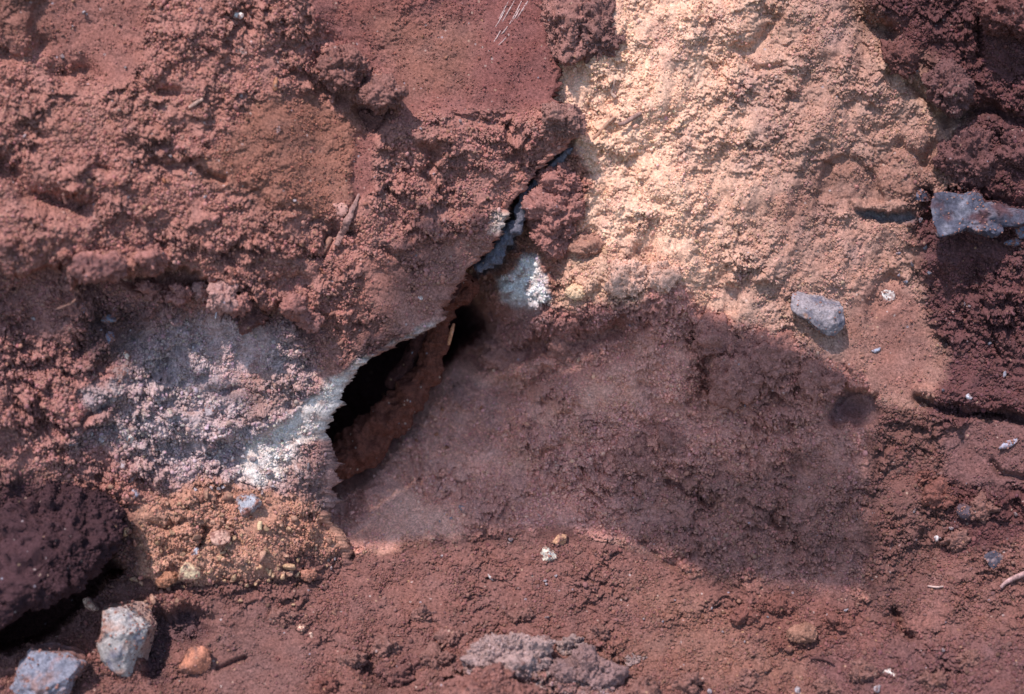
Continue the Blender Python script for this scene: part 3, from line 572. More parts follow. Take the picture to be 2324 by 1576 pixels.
def body(name, label, cat, px, py, rx, ry, rz, col, outline=None, ang=0, seed=0, facets=0, lift=.2, sub=4, rough=.17, crumb=0, mottle=None, mott_amt=.5, mat=None, group=None, w=None, dirt=None, flat=1.0, tilt=0.0):
    d, f = icos(sub); p = d.copy(); R = np.random.default_rng(seed+1000)
    if not crumb and cat != 'clod': facets = max(facets, 7)+4; rough = min(rough, .09)
    if facets:
        for _ in range(facets):
            n = R.normal(size=3); n /= np.linalg.norm(n); off = R.uniform(.42, .74)
            e = np.maximum(0, p@n-off); p = p-e[:, None]*n
        p = p*(1.24/np.percentile(np.linalg.norm(p, axis=1), 90))
    sc = (rx+ry)/2
    if outline is not None:
        poly = np.array(outline, float); px, py = poly.mean(0)
        th = np.arctan2(poly[:, 1]-py, poly[:, 0]-px); o = np.argsort(th); th = th[o]; rr = np.hypot(poly[:, 0]-px, poly[:, 1]-py)[o]
        T = np.arctan2(p[:, 1], p[:, 0])
        # straight edges between outline corners
        xs = np.concatenate([(poly[o, 0]-px)[-1:], poly[o, 0]-px]); ys = np.concatenate([(poly[o, 1]-py)[-1:], poly[o, 1]-py])
        best = np.interp(T, np.concatenate([th-2*math.pi, th, th+2*math.pi]), np.tile(rr, 3))
        rx = ry = 1.0; sc = rr.mean()
        rad = np.hypot(p[:, 0], p[:, 1])+1e-9; g = rad**.72/rad
        x = p[:, 0]*best*g; y = p[:, 1]*best*g
    else:
        A = math.radians(ang); x0 = p[:, 0]*rx; y0 = p[:, 1]*ry
        x = x0*math.cos(A)-y0*math.sin(A); y = x0*math.sin(A)+y0*math.cos(A)
    z = np.sign(p[:, 2])*np.abs(p[:, 2])**flat*rz + tilt*y
    q3 = np.stack([x, y, z], 1); nn = d/np.linalg.norm(d, axis=1)[:, None]
    disp = rough*sc*fbm3(q3/sc*1.6+seed, seed, 6, .62) + (.055*sc*np.abs(noise3(q3/sc*5+seed, seed+3)) + .03*sc*noise3(q3/sc*12+seed, seed+4) if sub > 3 else 0)
    a = np.zeros(len(p))
    if crumb:
        wq = q3 + 8*np.stack([fbm3(q3/24+seed, seed+31, 3), fbm3(q3/24+seed, seed+32, 3), fbm3(q3/24+seed, seed+33, 3)], 1)
        for s_, am in ((64, 26), (31, 11), (15, 8), (7.5, 6), (4, 4.4)):
            if sc > s_*.4: disp = disp + am*crumb*(np.abs(noise3(wq/s_+seed*3.1, seed+int(s_)))-.25)
        sc3 = fbm3(wq/26+seed*2.2, seed+6, 5, .6); disp = disp + 5*crumb*(sstep(-.03, .06, sc3)+sstep(.28, .36, sc3)+sstep(-.36, -.28, sc3)-1.5)
        disp = disp - 26*crumb*np.clip(fbm3(wq/18+seed, seed+5, 4, .6)-.22, 0, 1)
    q3 = q3 + nn*disp[:, None]
    if w is None: w = msurf(px, py)*.5+surf(px, py)*.5
    wz = w + rz*min(lift, .25 if not crumb else lift)
    c = np.ones((len(p), 3))*np.array(col)*(1+.22*fbm3(q3/(sc*.5)+seed, seed+8, 4)[:, None]+.12*noise3(q3/4, seed+9)[:, None])
    if mottle is not None:
        k = np.clip(fbm3(q3/(sc*.42)+seed, seed+11, 5, .65)*3+mott_amt*2-1, 0, 1)[:, None]; c = c*(1-k)+np.array(mottle)*k
    if dirt is None and not crumb:
        dirt = (.20, .088, .072); kd = np.clip(fbm3(q3/(sc*.55)+seed, seed+17, 5, .65)*3-.1, 0, .75)[:, None]; c = c*(1-kd)+np.array((.27, .13, .105))*kd
    if dirt is not None:
        kz = (1-sstep(-.35, .45, z/rz+.5*fbm3(q3/(sc*.5)+seed, seed+14, 4, .6)))[:, None]*.8; c = c*(1-kz)+np.array(dirt)*kz
        k = np.clip(fbm3(q3/(sc*.6)-seed, seed+12, 4, .6)*3-.6, 0, 1)[:, None]; c = c*(1-k)+np.array(dirt)*k
    V = P(px+q3[:, 0], py+q3[:, 1], wz+q3[:, 2])
    f2 = f[:, ::-1]
    if not crumb and sc > 9:
        fr_ = np.where((z/rz > -.55) & (z/rz < .38))[0]; kx = int(min(len(fr_)*.6, sc*5))
        jj = R.choice(fr_, kx); qx = px+q3[jj, 0]*R.uniform(.96, 1.14, kx); qy = py+q3[jj, 1]*R.uniform(.96, 1.14, kx)
        so = np.array([sample(K.col if (b_ < 1330 and a_ < np.interp(b_, EY, EX)-8) else B.col, np.array(a_), np.array(b_)) for a_, b_ in zip(qx, qy)])
        sw = np.array([surf(a_, b_) for a_, b_ in zip(qx, qy)])
        CL_P.append(P(qx, qy, np.maximum(sw+1, np.where(R.random(kx) < .6, wz+q3[jj, 2]+.8, sw+1)))); CL_C.append(so*R.uniform(.7, 1.2, (kx, 1)))
        tp = np.where(z/rz > .3)[0]; kt = int(min(len(tp)*.3, sc*1.6)); jt = R.choice(tp, kt)
        CL_P.append(P(px+q3[jt, 0], py+q3[jt, 1], wz+q3[jt, 2]+.4)); CL_C.append(np.array([.30, .15, .12])*R.uniform(.7, 1.3, (kt, 1)))
    if crumb:
        fr_ = np.where(nn[:, 2] > .05)[0]; kx = int(min(len(fr_)*.6, 3.14*sc*sc/11)*min(1, crumb))
        if kx > 10:
            jj = R.choice(fr_, kx); CL_P.append(P(px+q3[jj, 0], py+q3[jj, 1], wz+q3[jj, 2]+.6)); CL_C.append(c[jj]*R.uniform(.75, 1.25, (kx, 1)))
    ob = link_mesh(name, V, f2, np.clip(c, .01, .88), mat or M_STONE, origin=P(px, py, wz-rz*.5))
    return tag(ob, label, cat, group)
GREY = (.36, .37, .40); DRT = (.30, .15, .11)
st = body
# big stones
st('grey_rock', 'tall pale grey rock standing upright in the lower left ground', 'rock', 0, 0, 0, 0, 52, (.40, .365, .345), [(222, 1368), (262, 1352), (300, 1358), (328, 1388), (338, 1440), (322, 1500), (292, 1552), (250, 1565), (212, 1535), (220, 1450), (218, 1400)], seed=3, facets=6, sub=6, rough=.14, flat=.55, w=surf(300, 1560)*.5+surf(345, 1470)*.5+6, mottle=(.18, .175, .21), mott_amt=.45, lift=.45, dirt=(.36, .2, .15))
st('grey_rock', 'blue grey rock cut off by the bottom edge at lower left', 'rock', 0, 0, 0, 0, 55, (.23, .23, .275), [(48, 1545), (70, 1500), (100, 1468), (150, 1458), (190, 1475), (202, 1500), (192, 1545), (170, 1590), (120, 1620), (50, 1610), (30, 1575)], seed=4, facets=6, sub=6, rough=.14, flat=.6, mottle=(.30, .20, .19), mott_amt=.3, lift=.2, dirt=(.26, .13, .11))
st('orange_stone', 'angular orange brown stone right of the tall grey rock', 'stone', 0, 0, 0, 0, 24, (.52, .22, .14), [(400, 1512), (412, 1492), (445, 1462), (466, 1464), (474, 1490), (476, 1514), (450, 1532), (412, 1534)], seed=5, facets=7, sub=5, rough=.05, lift=.5, dirt=(.2, .10, .08))
st('beige_stone', 'small beige stone leaning on the left shoulder of the tall grey rock', 'stone', 205, 1374, 17, 14, 14, (.72, .50, .36), seed=6, facets=6, lift=1.0, ang=20)
st('yellow_stone', 'lumpy cream yellow stone on the orange mound', 'stone', 0, 0, 0, 0, 22, (.78, .60, .38), [(405, 1300), (408, 1282), (424, 1268), (442, 1272), (456, 1290), (448, 1308), (425, 1316), (408, 1312)], seed=7, facets=5, sub=5, rough=.12, lift=.6)
st('beige_stone', 'blocky pinkish beige stone standing on the orange mound', 'stone', 0, 0, 0, 0, 20, (.52, .32, .25), [(477, 1206), (490, 1199), (512, 1202), (517, 1225), (508, 1240), (482, 1238)], seed=8, facets=6, sub=5, rough=.05, lift=.7)
st('grey_stone', 'broken grey and white stone on top of the orange mound', 'stone', 0, 0, 0, 0, 26, (.42, .42, .45), [(540, 1135), (556, 1118), (580, 1116), (586, 1135), (583, 1165), (562, 1178), (542, 1160)], seed=9, facets=8, sub=5, rough=.12, mottle=(.24, .26, .30), mott_amt=.4, lift=.5)
st('white_shard', 'thin pointed white shard on the orange mound', 'shard', 0, 0, 0, 0, 5, (.74, .74, .78), [(436, 1262), (440, 1249), (448, 1240), (450, 1252), (444, 1262)], seed=10, sub=3, lift=1.4, rough=.03)
st('embedded_rock', 'rounded grey rock half buried at the border of the sandy bank', 'rock', 0, 0, 0, 0, 40, (.30, .26, .27), [(1790, 700), (1800, 675), (1840, 664), (1885, 676), (1915, 705), (1918, 735), (1895, 756), (1858, 760), (1820, 735)], seed=11, facets=7, sub=6, rough=.20, mottle=(.15, .14, .17), mott_amt=.5, lift=.0, dirt=(.44, .26, .2))
st('blue_rock', 'large blue grey rock wedged under the ledge at the right edge', 'rock', 0, 0, 0, 0, 42, (.085, .085, .115), [(2118, 470), (2130, 444), (2180, 442), (2240, 452), (2300, 468), (2360, 480), (2360, 505), (2270, 512), (2190, 522), (2140, 532), (2124, 505)], seed=12, facets=0, sub=6, rough=.14, mottle=(.20, .195, .235), mott_amt=.42, lift=.0, dirt=(.10, .05, .055), w=78, flat=.6)
st('blue_stone', 'small blue stone below the big blue grey rock at the right edge', 'stone', 2301, 552, 18, 11, 10, (.18, .20, .27), seed=13, facets=6, lift=.7)
st('blue_stone', 'blue stone touching the underside of the big blue grey rock', 'stone', 2318, 524, 20, 15, 12, (.17, .19, .26), seed=14, facets=6, lift=.6)
st('blue_stone', 'dull blue stone poking out left of the big blue grey rock', 'stone', 2086, 446, 26, 14, 16, (.12, .125, .17), seed=15, facets=6, lift=.3, dirt=(.2, .1, .09))
st('white_stone', 'white flat stone in the smooth pocket of the right bank', 'stone', 0, 0, 0, 0, 5, (.74, .68, .62), [(1995, 672), (2008, 660), (2030, 664), (2034, 676), (2016, 685), (1998, 686)], seed=16, sub=4, rough=.10, lift=1.0, facets=4)
st('striped_pebble', 'grey and cream striped pebble in the middle of the ground', 'pebble', 0, 0, 0, 0, 15, (.68, .62, .50), [(1224, 1262), (1228, 1246), (1242, 1239), (1258, 1246), (1262, 1264), (1250, 1271), (1232, 1270)], seed=17, sub=5, rough=.05, mottle=(.26, .27, .30), mott_amt=.32, lift=.9)
st('orange_pebble', 'round orange pebble beside the striped pebble', 'pebble', 1271, 1225, 18, 16, 14, (.58, .32, .19), seed=18, sub=5, rough=.05, lift=.8)
st('round_pebble', 'round cream pebble on the flat lower ground', 'pebble', 683, 1429, 11, 11, 9, (.80, .55, .40), seed=19, lift=1.0)
st('small_pebble', 'tiny beige pebble right beside the round cream pebble', 'pebble', 705, 1443, 6, 7, 5, (.66, .45, .34), seed=20, lift=1.0, sub=3)
st('dark_stone', 'dark blue angular stone lying at the right of the ground', 'stone', 0, 0, 0, 0, 15, (.085, .075, .095), [(2230, 1262), (2245, 1256), (2268, 1258), (2284, 1275), (2270, 1287), (2245, 1290), (2234, 1276)], seed=21, facets=7, sub=5, lift=.7, dirt=(.3, .22, .22))
st('dark_stone', 'dark bluish stone sunk in the right bank above the ground', 'stone', 2200, 1160, 24, 18, 14, (.085, .065, .08), seed=22, facets=6, lift=.4, sub=4, dirt=(.2, .1, .09))
st('bone_sliver', 'long white sliver lying on the lower right ground', 'sliver', 2022, 1530, 32, 8, 6, (.80, .74, .66), ang=27, seed=23, lift=1.4, rough=.12, sub=4)
st('cream_stone', 'cream clod stone at the foot of the sandy bank', 'stone', 0, 0, 0, 0, 18, (.72, .49, .31), [(1282, 668), (1290, 652), (1312, 648), (1330, 656), (1326, 672), (1304, 680)], seed=24, sub=5, rough=.1, lift=.6, crumb=.3)
st('grey_stone', 'grey white stone on edge in the ashy left bank', 'stone', 0, 0, 0, 0, 14, (.46, .44, .44), [(238, 850), (262, 848), (272, 838), (284, 822), (300, 818), (296, 832), (280, 852), (268, 868), (245, 868)], seed=25, sub=5, facets=5, lift=.9)
st('white_stone', 'round cream white stone above the ashy left bank', 'stone', 285, 806, 11, 12, 9, (.62, .54, .46), seed=26, lift=1.1)
st('white_stone', 'bright white knobbly stone in the lower ashy left bank', 'stone', 298, 998, 11, 14, 11, (.64, .58, .52), seed=27, lift=1.1, facets=4)
st('blue_stone', 'blue white stone at the left of the ashy bank', 'stone', 158, 1006, 14, 9, 9, (.34, .36, .42), seed=28, lift=1.0)
st('pink_stone', 'pale pinkish stone above the left end of the orange mound', 'stone', 272, 1058, 14, 11, 10, (.44, .36, .36), seed=29, lift=1.0)
st('grey_stone', 'pale lilac stone below the pinkish one', 'stone', 298, 1083, 13, 12, 9, (.36, .33, .37), seed=30, lift=.9)
st('grey_stone', 'dull lilac grey stone at the left foot of the ashy bank', 'stone', 302, 1120, 18, 16, 12, (.32, .31, .37), seed=31, lift=.8, facets=4, dirt=(.3, .16, .12))
st('grey_stone', 'grey stone set in the ashy slope near the pale edge', 'stone', 478, 928, 22, 12, 12, (.46, .38, .38), ang=-20, seed=32, lift=.8, dirt=(.3, .18, .15))
st('blue_stone', 'blue grey stone in the dark pocket below the ledge', 'stone', 247, 722, 15, 13, 10, (.20, .21, .26), seed=33, lift=1.0, facets=4)
st('blue_stone', 'lower blue grey stone in the dark pocket under the ledge', 'stone', 252, 768, 12, 13, 9, (.20, .21, .28), seed=34, lift=1.0, facets=4)
st('lilac_stone', 'upright lilac stone on the shadowed lip left of the dark pocket', 'stone', 193, 705, 12, 15, 9, (.46, .38, .42), seed=35, lift=1.0, facets=4)
st('white_chip', 'angular white chip near the top edge at upper left', 'chip', 0, 0, 0, 0, 8, (.82, .80, .74), [(526, 28), (540, 30), (552, 34), (544, 46), (538, 42)], seed=36, sub=3, lift=1.3)
st('pink_chip', 'pinkish chip below the white chip', 'chip', 548, 117, 13, 8, 7, (.50, .33, .28), seed=37, lift=1.0, sub=3)
st('pale_spot', 'speckled pale grey stone set in the smooth brown patch', 'stone', 625, 297, 10, 12, 3.5, (.36, .32, .33), seed=38, lift=.7, mottle=(.25, .14, .12), mott_amt=.3)
st('pink_chip', 'pale pink chip on top of the wooden stick', 'chip', 0, 0, 0, 0, 8, (.60, .33, .27), [(752, 464), (768, 460), (790, 482), (776, 490), (760, 474)], seed=39, sub=3, lift=1.0)
st('pale_chip', 'pale flat chip on top of the clod at the smooth face', 'chip', 886, 190, 14, 7, 5, (.55, .42, .36), seed=40, lift=1.0, sub=3, w=msurf(886, 205)+16)
st('grey_stone', 'bluish stone right of the dark horizontal cleft', 'stone', 2290, 1006, 24, 8, 8, (.38, .38, .46), ang=-20, seed=41, lift=.8)
st('pale_stone', 'small pale stone on the dark horizontal cleft', 'stone', 2200, 900, 7, 8, 6, (.50, .50, .55), seed=42, lift=1.1, sub=3)
st('blue_chip', 'small bluish chip on the smooth right slope', 'chip', 1988, 795, 10, 5, 4, (.45, .50, .60), ang=-30, seed=43, lift=1.0, sub=3)
st('white_fragment', 'small white fragment at the tip of the dark stones on the right ground', 'chip', 2126, 1225, 6, 9, 5, (.70, .68, .68), seed=44, lift=1.0, sub=3)
st('pale_stone', 'small whitish stone sticking up from the overhang edge by the cavity', 'chip', 952, 678, 6, 10, 5, (.78, .70, .62), seed=45, lift=1.1, sub=3)
st('white_root', 'tiny curved white piece on the middle ground', 'chip', 1112, 1310, 10, 3.5, 3, (.82, .76, .70), ang=50, seed=46, lift=1.3, sub=3)
st('pale_stone', 'white stone peeping from the lower edge of the mound beside the hollow', 'stone', 781, 1226, 9, 7, 7, (.68, .62, .60), seed=47, lift=1.0, sub=3)
st('white_pebble', 'small white pebble near the pale clod at the bottom', 'pebble', 1301, 1546, 8, 7, 7, (.82, .76, .72), seed=48, lift=1.1, sub=3)
st('brown_lump', 'smooth brown lump of earth on the lower right ground', 'clod', 0, 0, 0, 0, 26, (.30, .155, .11), [(1790, 1432), (1815, 1418), (1850, 1425), (1856, 1445), (1835, 1458), (1800, 1452)], seed=49, sub=5, lift=.5, crumb=.35, mat=M_SOIL)
st('brown_clod', 'rounded brown clod at the left end of the orange mound', 'clod', 375, 1318, 24, 15, 14, (.34, .16, .10), seed=50, sub=5, crumb=.35, lift=.7, ang=-25, mat=M_SOIL)
st('brown_clod', 'red brown clod under the yellow stone edge, pointing right', 'clod', 700, 1305, 18, 12, 12, (.36, .17, .12), seed=51, sub=5, crumb=.35, lift=.6, mat=M_SOIL)
# clods of earth
cl = dict(cat='clod', mat=M_SOIL, crumb=1.15, rough=.12)
def clod(label, outline, rz, col, seed, lift=.35, sub=6, **k):
    kw = dict(cl); kw.update(k); return body('clod', label, kw.pop('cat'), 0, 0, 0, 0, rz, col, outline, seed=seed, sub=sub, lift=lift, **kw)
clod('large crumbly clod hanging at the top edge beside the smooth face', [(1240, -30), (1330, -40), (1350, 20), (1340, 90), (1318, 128), (1285, 140), (1255, 110), (1238, 60)], 42, (.30, .15, .125), 60, lift=.1)
clod('dark clod stuck to the right of the large top clod', [(1335, -20), (1372, 0), (1385, 60), (1392, 118), (1368, 130), (1335, 135), (1322, 90)], 32, (.22, .115, .10), 61, lift=0)
clod('shaggy clod sitting on the left border of the smooth face', [(822, 210), (845, 190), (890, 188), (906, 205), (903, 235), (880, 240), (850, 245), (825, 238)], 46, (.24, .12, .10), 62, lift=.5)
clod('dark clod hanging beneath the shaggy clod', [(815, 255), (835, 250), (880, 262), (885, 285), (860, 300), (835, 298)], 26, (.19, .085, .07), 63, sub=5)
clod('clod on the upper left border of the smooth face', [(730, 140), (760, 110), (800, 125), (820, 160), (805, 190), (770, 200), (738, 175)], 34, (.24, .115, .095), 64)
clod('rounded lump hanging over the dark cavity at upper right', [(2098, 175), (2130, 155), (2170, 160), (2195, 190), (2192, 235), (2170, 260), (2140, 250), (2110, 215)], 48, (.15, .075, .07), 65, lift=.4)
clod('dark lump left of the rounded hanging lump', [(2010, 110), (2050, 105), (2070, 130), (2060, 160), (2025, 150)], 26, (.16, .07, .06), 66, sub=5)
clod('blocky clod at the right edge above the blue rock', [(2285, 320), (2350, 300), (2360, 370), (2310, 375), (2280, 350)], 34, (.14, .065, .062), 67, sub=5)
clod('big lump of dark earth at the top right corner', [(2215, 10), (2280, -10), (2360, 0), (2370, 60), (2290, 70), (2230, 50)], 50, (.15, .065, .058), 68)
clod('broad lump of earth above the right ledge', [(2140, 330), (2200, 300), (2260, 330), (2270, 380), (2210, 420), (2150, 400)], 34, (.15, .072, .068), 69, lift=.2)
clod('upper clod between the crack and the sandy bank', [(1225, 395), (1260, 380), (1300, 390), (1325, 420), (1300, 445), (1250, 440)], 34, (.33, .155, .13), 70)
clod('middle clod between the crack and the sandy bank', [(1200, 450), (1250, 440), (1310, 450), (1320, 490), (1270, 510), (1215, 495)], 38, (.33, .155, .13), 71)
clod('lower clod between the crack and the sandy bank', [(1215, 505), (1270, 495), (1305, 510), (1300, 550), (1240, 560), (1205, 540)], 34, (.32, .15, .125), 72)
clod('clod at the upper end of the crack, on the block corner', [(1230, 250), (1270, 240), (1310, 262), (1320, 290), (1280, 310), (1240, 290)], 34, (.28, .15, .125), 73)
clod('round crumbly clod with a dark hollow side on the sandy bank', [(1300, 545), (1325, 530), (1355, 540), (1362, 565), (1340, 585), (1308, 575)], 24, (.36, .19, .14), 74, sub=5)
clod('crumbly clod at the lower end of the sandy bank', [(1385, 620), (1430, 600), (1465, 620), (1450, 660), (1405, 662)], 22, (.60, .37, .28), 75, sub=5)
clod('yellow brown clod right of the crumbly tan clod', [(1470, 612), (1510, 600), (1545, 625), (1520, 648), (1480, 645)], 16, (.60, .37, .28), 76, sub=5)
clod('pale ashy clod in the bottom foreground', [(1062, 1495), (1085, 1462), (1150, 1448), (1210, 1455), (1250, 1485), (1255, 1520), (1200, 1535), (1110, 1528), (1068, 1520)], 34, (.34, .235, .215), 77, lift=.0, mottle=(.20, .10, .085), mott_amt=.42)
clod('dark brown clod at the bottom left of the pale ashy clod', [(850, 1530), (890, 1508), (950, 1512), (960, 1545), (910, 1565), (860, 1560)], 30, (.17, .08, .07), 78, lift=.5)
clod('reddish clod cut off by the bottom edge in the middle', [(1000, 1560), (1080, 1545), (1180, 1548), (1230, 1575), (1200, 1620), (1020, 1620)], 40, (.25, .12, .10), 79, lift=.3)
clod('grey speckled clod right of the pale ashy clod', [(1270, 1510), (1330, 1490), (1380, 1510), (1390, 1550), (1330, 1565), (1275, 1550)], 26, (.24, .15, .14), 80, lift=.3)
for q_, (o_, l_, rz_) in enumerate([([(1570, 760), (1610, 735), (1660, 745), (1670, 790), (1620, 810), (1575, 800)], 'shaded clod at the top of the ridge in the hollow', 24), ([(1680, 770), (1740, 760), (1790, 790), (1780, 840), (1720, 850), (1680, 820)], 'broad shaded clod on the ridge of the hollow', 26), ([(1620, 840), (1665, 815), (1710, 850), (1700, 890), (1650, 900)], 'shaded clod above the notch in the hollow', 26),
        ([(1820, 830), (1880, 840), (1910, 880), (1870, 905), (1820, 880)], 'shaded clod left of the round dark pocket', 22), ([(1500, 1000), (1545, 990), (1570, 1020), (1530, 1045), (1500, 1030)], 'lone shaded clod in the middle of the hollow', 14), ([(1400, 1020), (1450, 1000), (1480, 1040), (1440, 1065), (1405, 1050)], 'flat shaded clod left of the lone clod in the hollow', 12),
        ([(1100, 790), (1160, 770), (1220, 790), (1200, 825), (1130, 830)], 'shaded clod under the white patch in the hollow', 22), ([(1260, 760), (1330, 745), (1370, 775), (1330, 805), (1270, 800)], 'shaded clod right below the foot of the sandy bank', 18)]):
    clod(l_, o_, rz_, (.38, .18, .145), 140+q_, sub=5, lift=.05, crumb=1.3, rough=.25)
RB = np.random.default_rng(909)
for q_, (x_, y_, r_, c_) in enumerate([(800, 1500, 24, 1), (880, 1470, 18, 1), (990, 1500, 26, 1), (1020, 1455, 16, 1), (1300, 1470, 24, 0), (1360, 1440, 20, 1), (1440, 1500, 22, 0), (1460, 1560, 28, 1), (1560, 1560, 24, 1), (1700, 1540, 20, 1), (1880, 1560, 26, 1), (1960, 1530, 22, 1), (2120, 1550, 24, 1), (2200, 1500, 20, 1), (1760, 1470, 16, 2), (1690, 1400, 20, 2), (1770, 1380, 22, 2), (1900, 1420, 18, 2), (740, 1560, 22, 2), (960, 1400, 16, 1), (1180, 1400, 18, 1), (640, 1400, 16, 1), (2140, 1130, 26, 2), (2240, 1150, 26, 1), (2180, 1230, 22, 1), (2100, 1080, 18, 2)]):
    th = np.linspace(0, 2*math.pi, 10)[:-1]
    o_ = [(x_+r_*1.25*math.cos(a_)*RB.uniform(.75, 1.25), y_+r_*.85*math.sin(a_)*RB.uniform(.75, 1.25)) for a_ in th]
    for wh in where(x_, y_):
        lb = ['pale ashy clod of earth ', 'brown crumbly clod of earth ', 'reddish clod of earth '][c_] + wh
        if lb not in USED: break
    USED.add(lb)
    clod(lb, o_, r_*.75, [(.30, .21, .19), (.225, .115, .095), (.20, .085, .068)][c_], 160+q_, sub=5, lift=.1, crumb=1.2, rough=.3)
# fringe along the left ledge
fr = [(200, 612, 34, 26, 'first'), (262, 606, 30, 24, 'second'), (345, 588, 34, 34, 'third'), (408, 668, 24, 22, 'fourth'), (455, 660, 20, 22, 'fifth'), (508, 672, 26, 28, 'sixth'), (540, 690, 24, 20, 'seventh'), (665, 700, 24, 20, 'eighth'), (700, 725, 24, 20, 'ninth'), (330, 655, 24, 18, 'tenth')]
for k, (x, y, rx, ry, nm) in enumerate(fr):
    th = np.linspace(0, 2*math.pi, 10)[:-1]; R = np.random.default_rng(k+70)
    o = [(x+rx*math.cos(a)*R.uniform(.8, 1.2), y+ry*math.sin(a)*R.uniform(.8, 1.2)) for a in th]
    places = ['leftmost ragged clod of the ledge above the shadow line', 'ragged clod right of the leftmost one on the ledge', 'largest ragged clod on the ledge, above the dark pocket', 'small clod under the largest ledge clod, to its right',
              'small greyish clod left of the pale rootlet on the ledge', 'ragged clod directly above the pale rootlet', 'drooping clod right of the pale rootlet', 'ragged clod right of the deep notch in the ledge', 'right end clod of the ledge above the ash', 'low shadowed clod beneath the largest ledge clod']
    body('ledge_clod', places[k], 'clod', 0, 0, 0, 0, 36, [(.34, .16, .135), (.42, .24, .21)][k in (4, 5)], o, seed=90+k, sub=5, crumb=1.1, rough=.2, lift=.35, mat=M_SOIL, group='ragged clods fringing the left ledge', w=surf(x, y-14)+6)
# hanging column below the ledge
clod('narrow hanging column of earth in the notch of the ledge', [(560, 690), (578, 680), (590, 710), (578, 745), (566, 750), (562, 720)], 16, (.19, .09, .08), 104, sub=5, w=150, lift=0)
# lower left mass overhanging the hole, its shade put into a dark colour
lo = [(-120, 1060), (60, 1075), (200, 1120), (262, 1170), (268, 1215), (232, 1262), (205, 1298), (160, 1325), (100, 1362), (40, 1395), (-10, 1425), (-120, 1440)]
body('earth_mass', 'big smooth shade-toned mass of earth overhanging the black hole at lower left', 'earth', 0, 0, 0, 0, 80, (.062, .031, .035), lo, seed=110, sub=7, crumb=.95, rough=.12, lift=0, flat=.5, mat=M_SOIL, w=200, tilt=.42)

cp = np.vstack(CL_P); ncp = len(cp)
scatter('clod_crumbs', 'loose crumbs of earth sticking to the clods', cp, np.clip(np.exp(rng.normal(np.log(1.45), .45, ncp)), .8, 4.5)*S, np.clip(np.vstack(CL_C), .01, .85))
# ------------------------------------------------------------------ tubes: twigs, roots, root curtain
def tube(name, label, cat, pts, rad, col, seg=10, n=40, rough=.15, seed=0, mat=None, crumb=0, flat=1.0, group=None):
    pts = np.array(pts, float); s = np.linspace(0, len(pts)-1, n); i = np.minimum(s.astype(int), len(pts)-2); f = s-i
    pm = np.vstack([2*pts[0]-pts[1], pts, 2*pts[-1]-pts[-2]])
    def cr(p0, p1, p2, p3, t): return .5*(2*p1+(-p0+p2)*t+(2*p0-5*p1+4*p2-p3)*t*t+(-p0+3*p1-3*p2+p3)*t**3)
    c = np.array([cr(pm[a], pm[a+1], pm[a+2], pm[a+3], b) for a, b in zip(i, f)])
    r = np.interp(s, np.arange(len(pts)), rad); r[0] *= .25; r[-1] *= .25
    tg = np.gradient(c[:, :3], axis=0); tg /= np.linalg.norm(tg, axis=1)[:, None]+1e-9
    zz = np.array([0, 0, 1.0]); a1 = np.cross(tg, zz); a1 /= np.linalg.norm(a1, axis=1)[:, None]+1e-9; a2 = np.cross(tg, a1)
    th = np.linspace(0, 2*math.pi, seg, endpoint=False)
    V = c[:, None]+r[:, None, None]*(np.cos(th)[None, :, None]*a1[:, None]+flat*np.sin(th)[None, :, None]*a2[:, None])
    V = V.reshape(-1, 3); ctr = np.repeat(c, seg, 0); nn = V-ctr; rr = np.repeat(r, seg)[:, None]; nn = nn/(np.linalg.norm(nn, axis=1)[:, None]+1e-9)
    d = rough*rr[:, 0]*fbm3(V/np.array([1, 1, 1])/(np.mean(rad)*1.2+.1)+seed, seed, 3)
    if crumb:
        for s_, am in ((30, 8), (15, 6), (8, 3.5)): d = d+am*crumb*(.55-worley3(V/s_+seed, seed+s_))
    V = V+nn*d[:, None]
    k = np.arange((n-1))[:, None]*seg; j = np.arange(seg)[None]; j2 = (j+1) % seg
    F = np.stack([k+j, k+j2, k+seg+j2, k+seg+j], -1).reshape(-1, 4)
    cc = np.array(col)*(1+.3*fbm3(V*np.array([.12, .06, .12])+seed, seed+4, 3)[:, None])
    return tag(link_mesh(name, P(V[:, 0], V[:, 1], V[:, 2]), F, np.clip(cc, .01, .85), mat or M_STONE, origin=P(*pts[0])), label, cat, group)
def onsurf(l, up=3): return [(x, y, max(surf(x, y), msurf(x, y))+up) for x, y in l]
tube('wooden_stick', 'weathered wooden stick leaning in the red scrape', 'stick', onsurf([(815, 440), (803, 470), (788, 505), (774, 535), (764, 558)], 8), [3, 6, 8.5, 8, 6], (.31, .18, .155), seed=1, flat=.6, rough=.45, n=90, seg=20)
tube('broken_stick', 'short split piece of wood beside the weathered stick', 'stick', onsurf([(752, 538), (742, 556), (733, 575)], 8), [6, 7, 4], (.30, .16, .12), seed=2, n=20)
tube('twig', 'dark twig on the bright sandy bank', 'twig', onsurf([(1403, 282), (1416, 280), (1436, 268), (1456, 256)], 9), [4, 5, 5.5, 5], (.30, .18, .15), seed=3)
tube('twig', 'tan twig half buried left of the dark twig', 'twig', onsurf([(1396, 264), (1376, 284), (1358, 304), (1345, 316)], 2.5), [4, 4.5, 4, 3], (.52, .31, .22), seed=4)
tube('twig', 'thin grey stem standing on the sandy bank above the twigs', 'twig', onsurf([(1396, 180), (1392, 196), (1389, 212), (1398, 222)], 5), [2.5, 3.5, 3.5, 5], (.42, .28, .22), seed=5)
tube('straw', 'short orange straw standing near the top of the left bank', 'straw', onsurf([(628, 176), (625, 190), (626, 206)], 5), [3, 5, 5], (.40, .19, .11), seed=6, n=24)
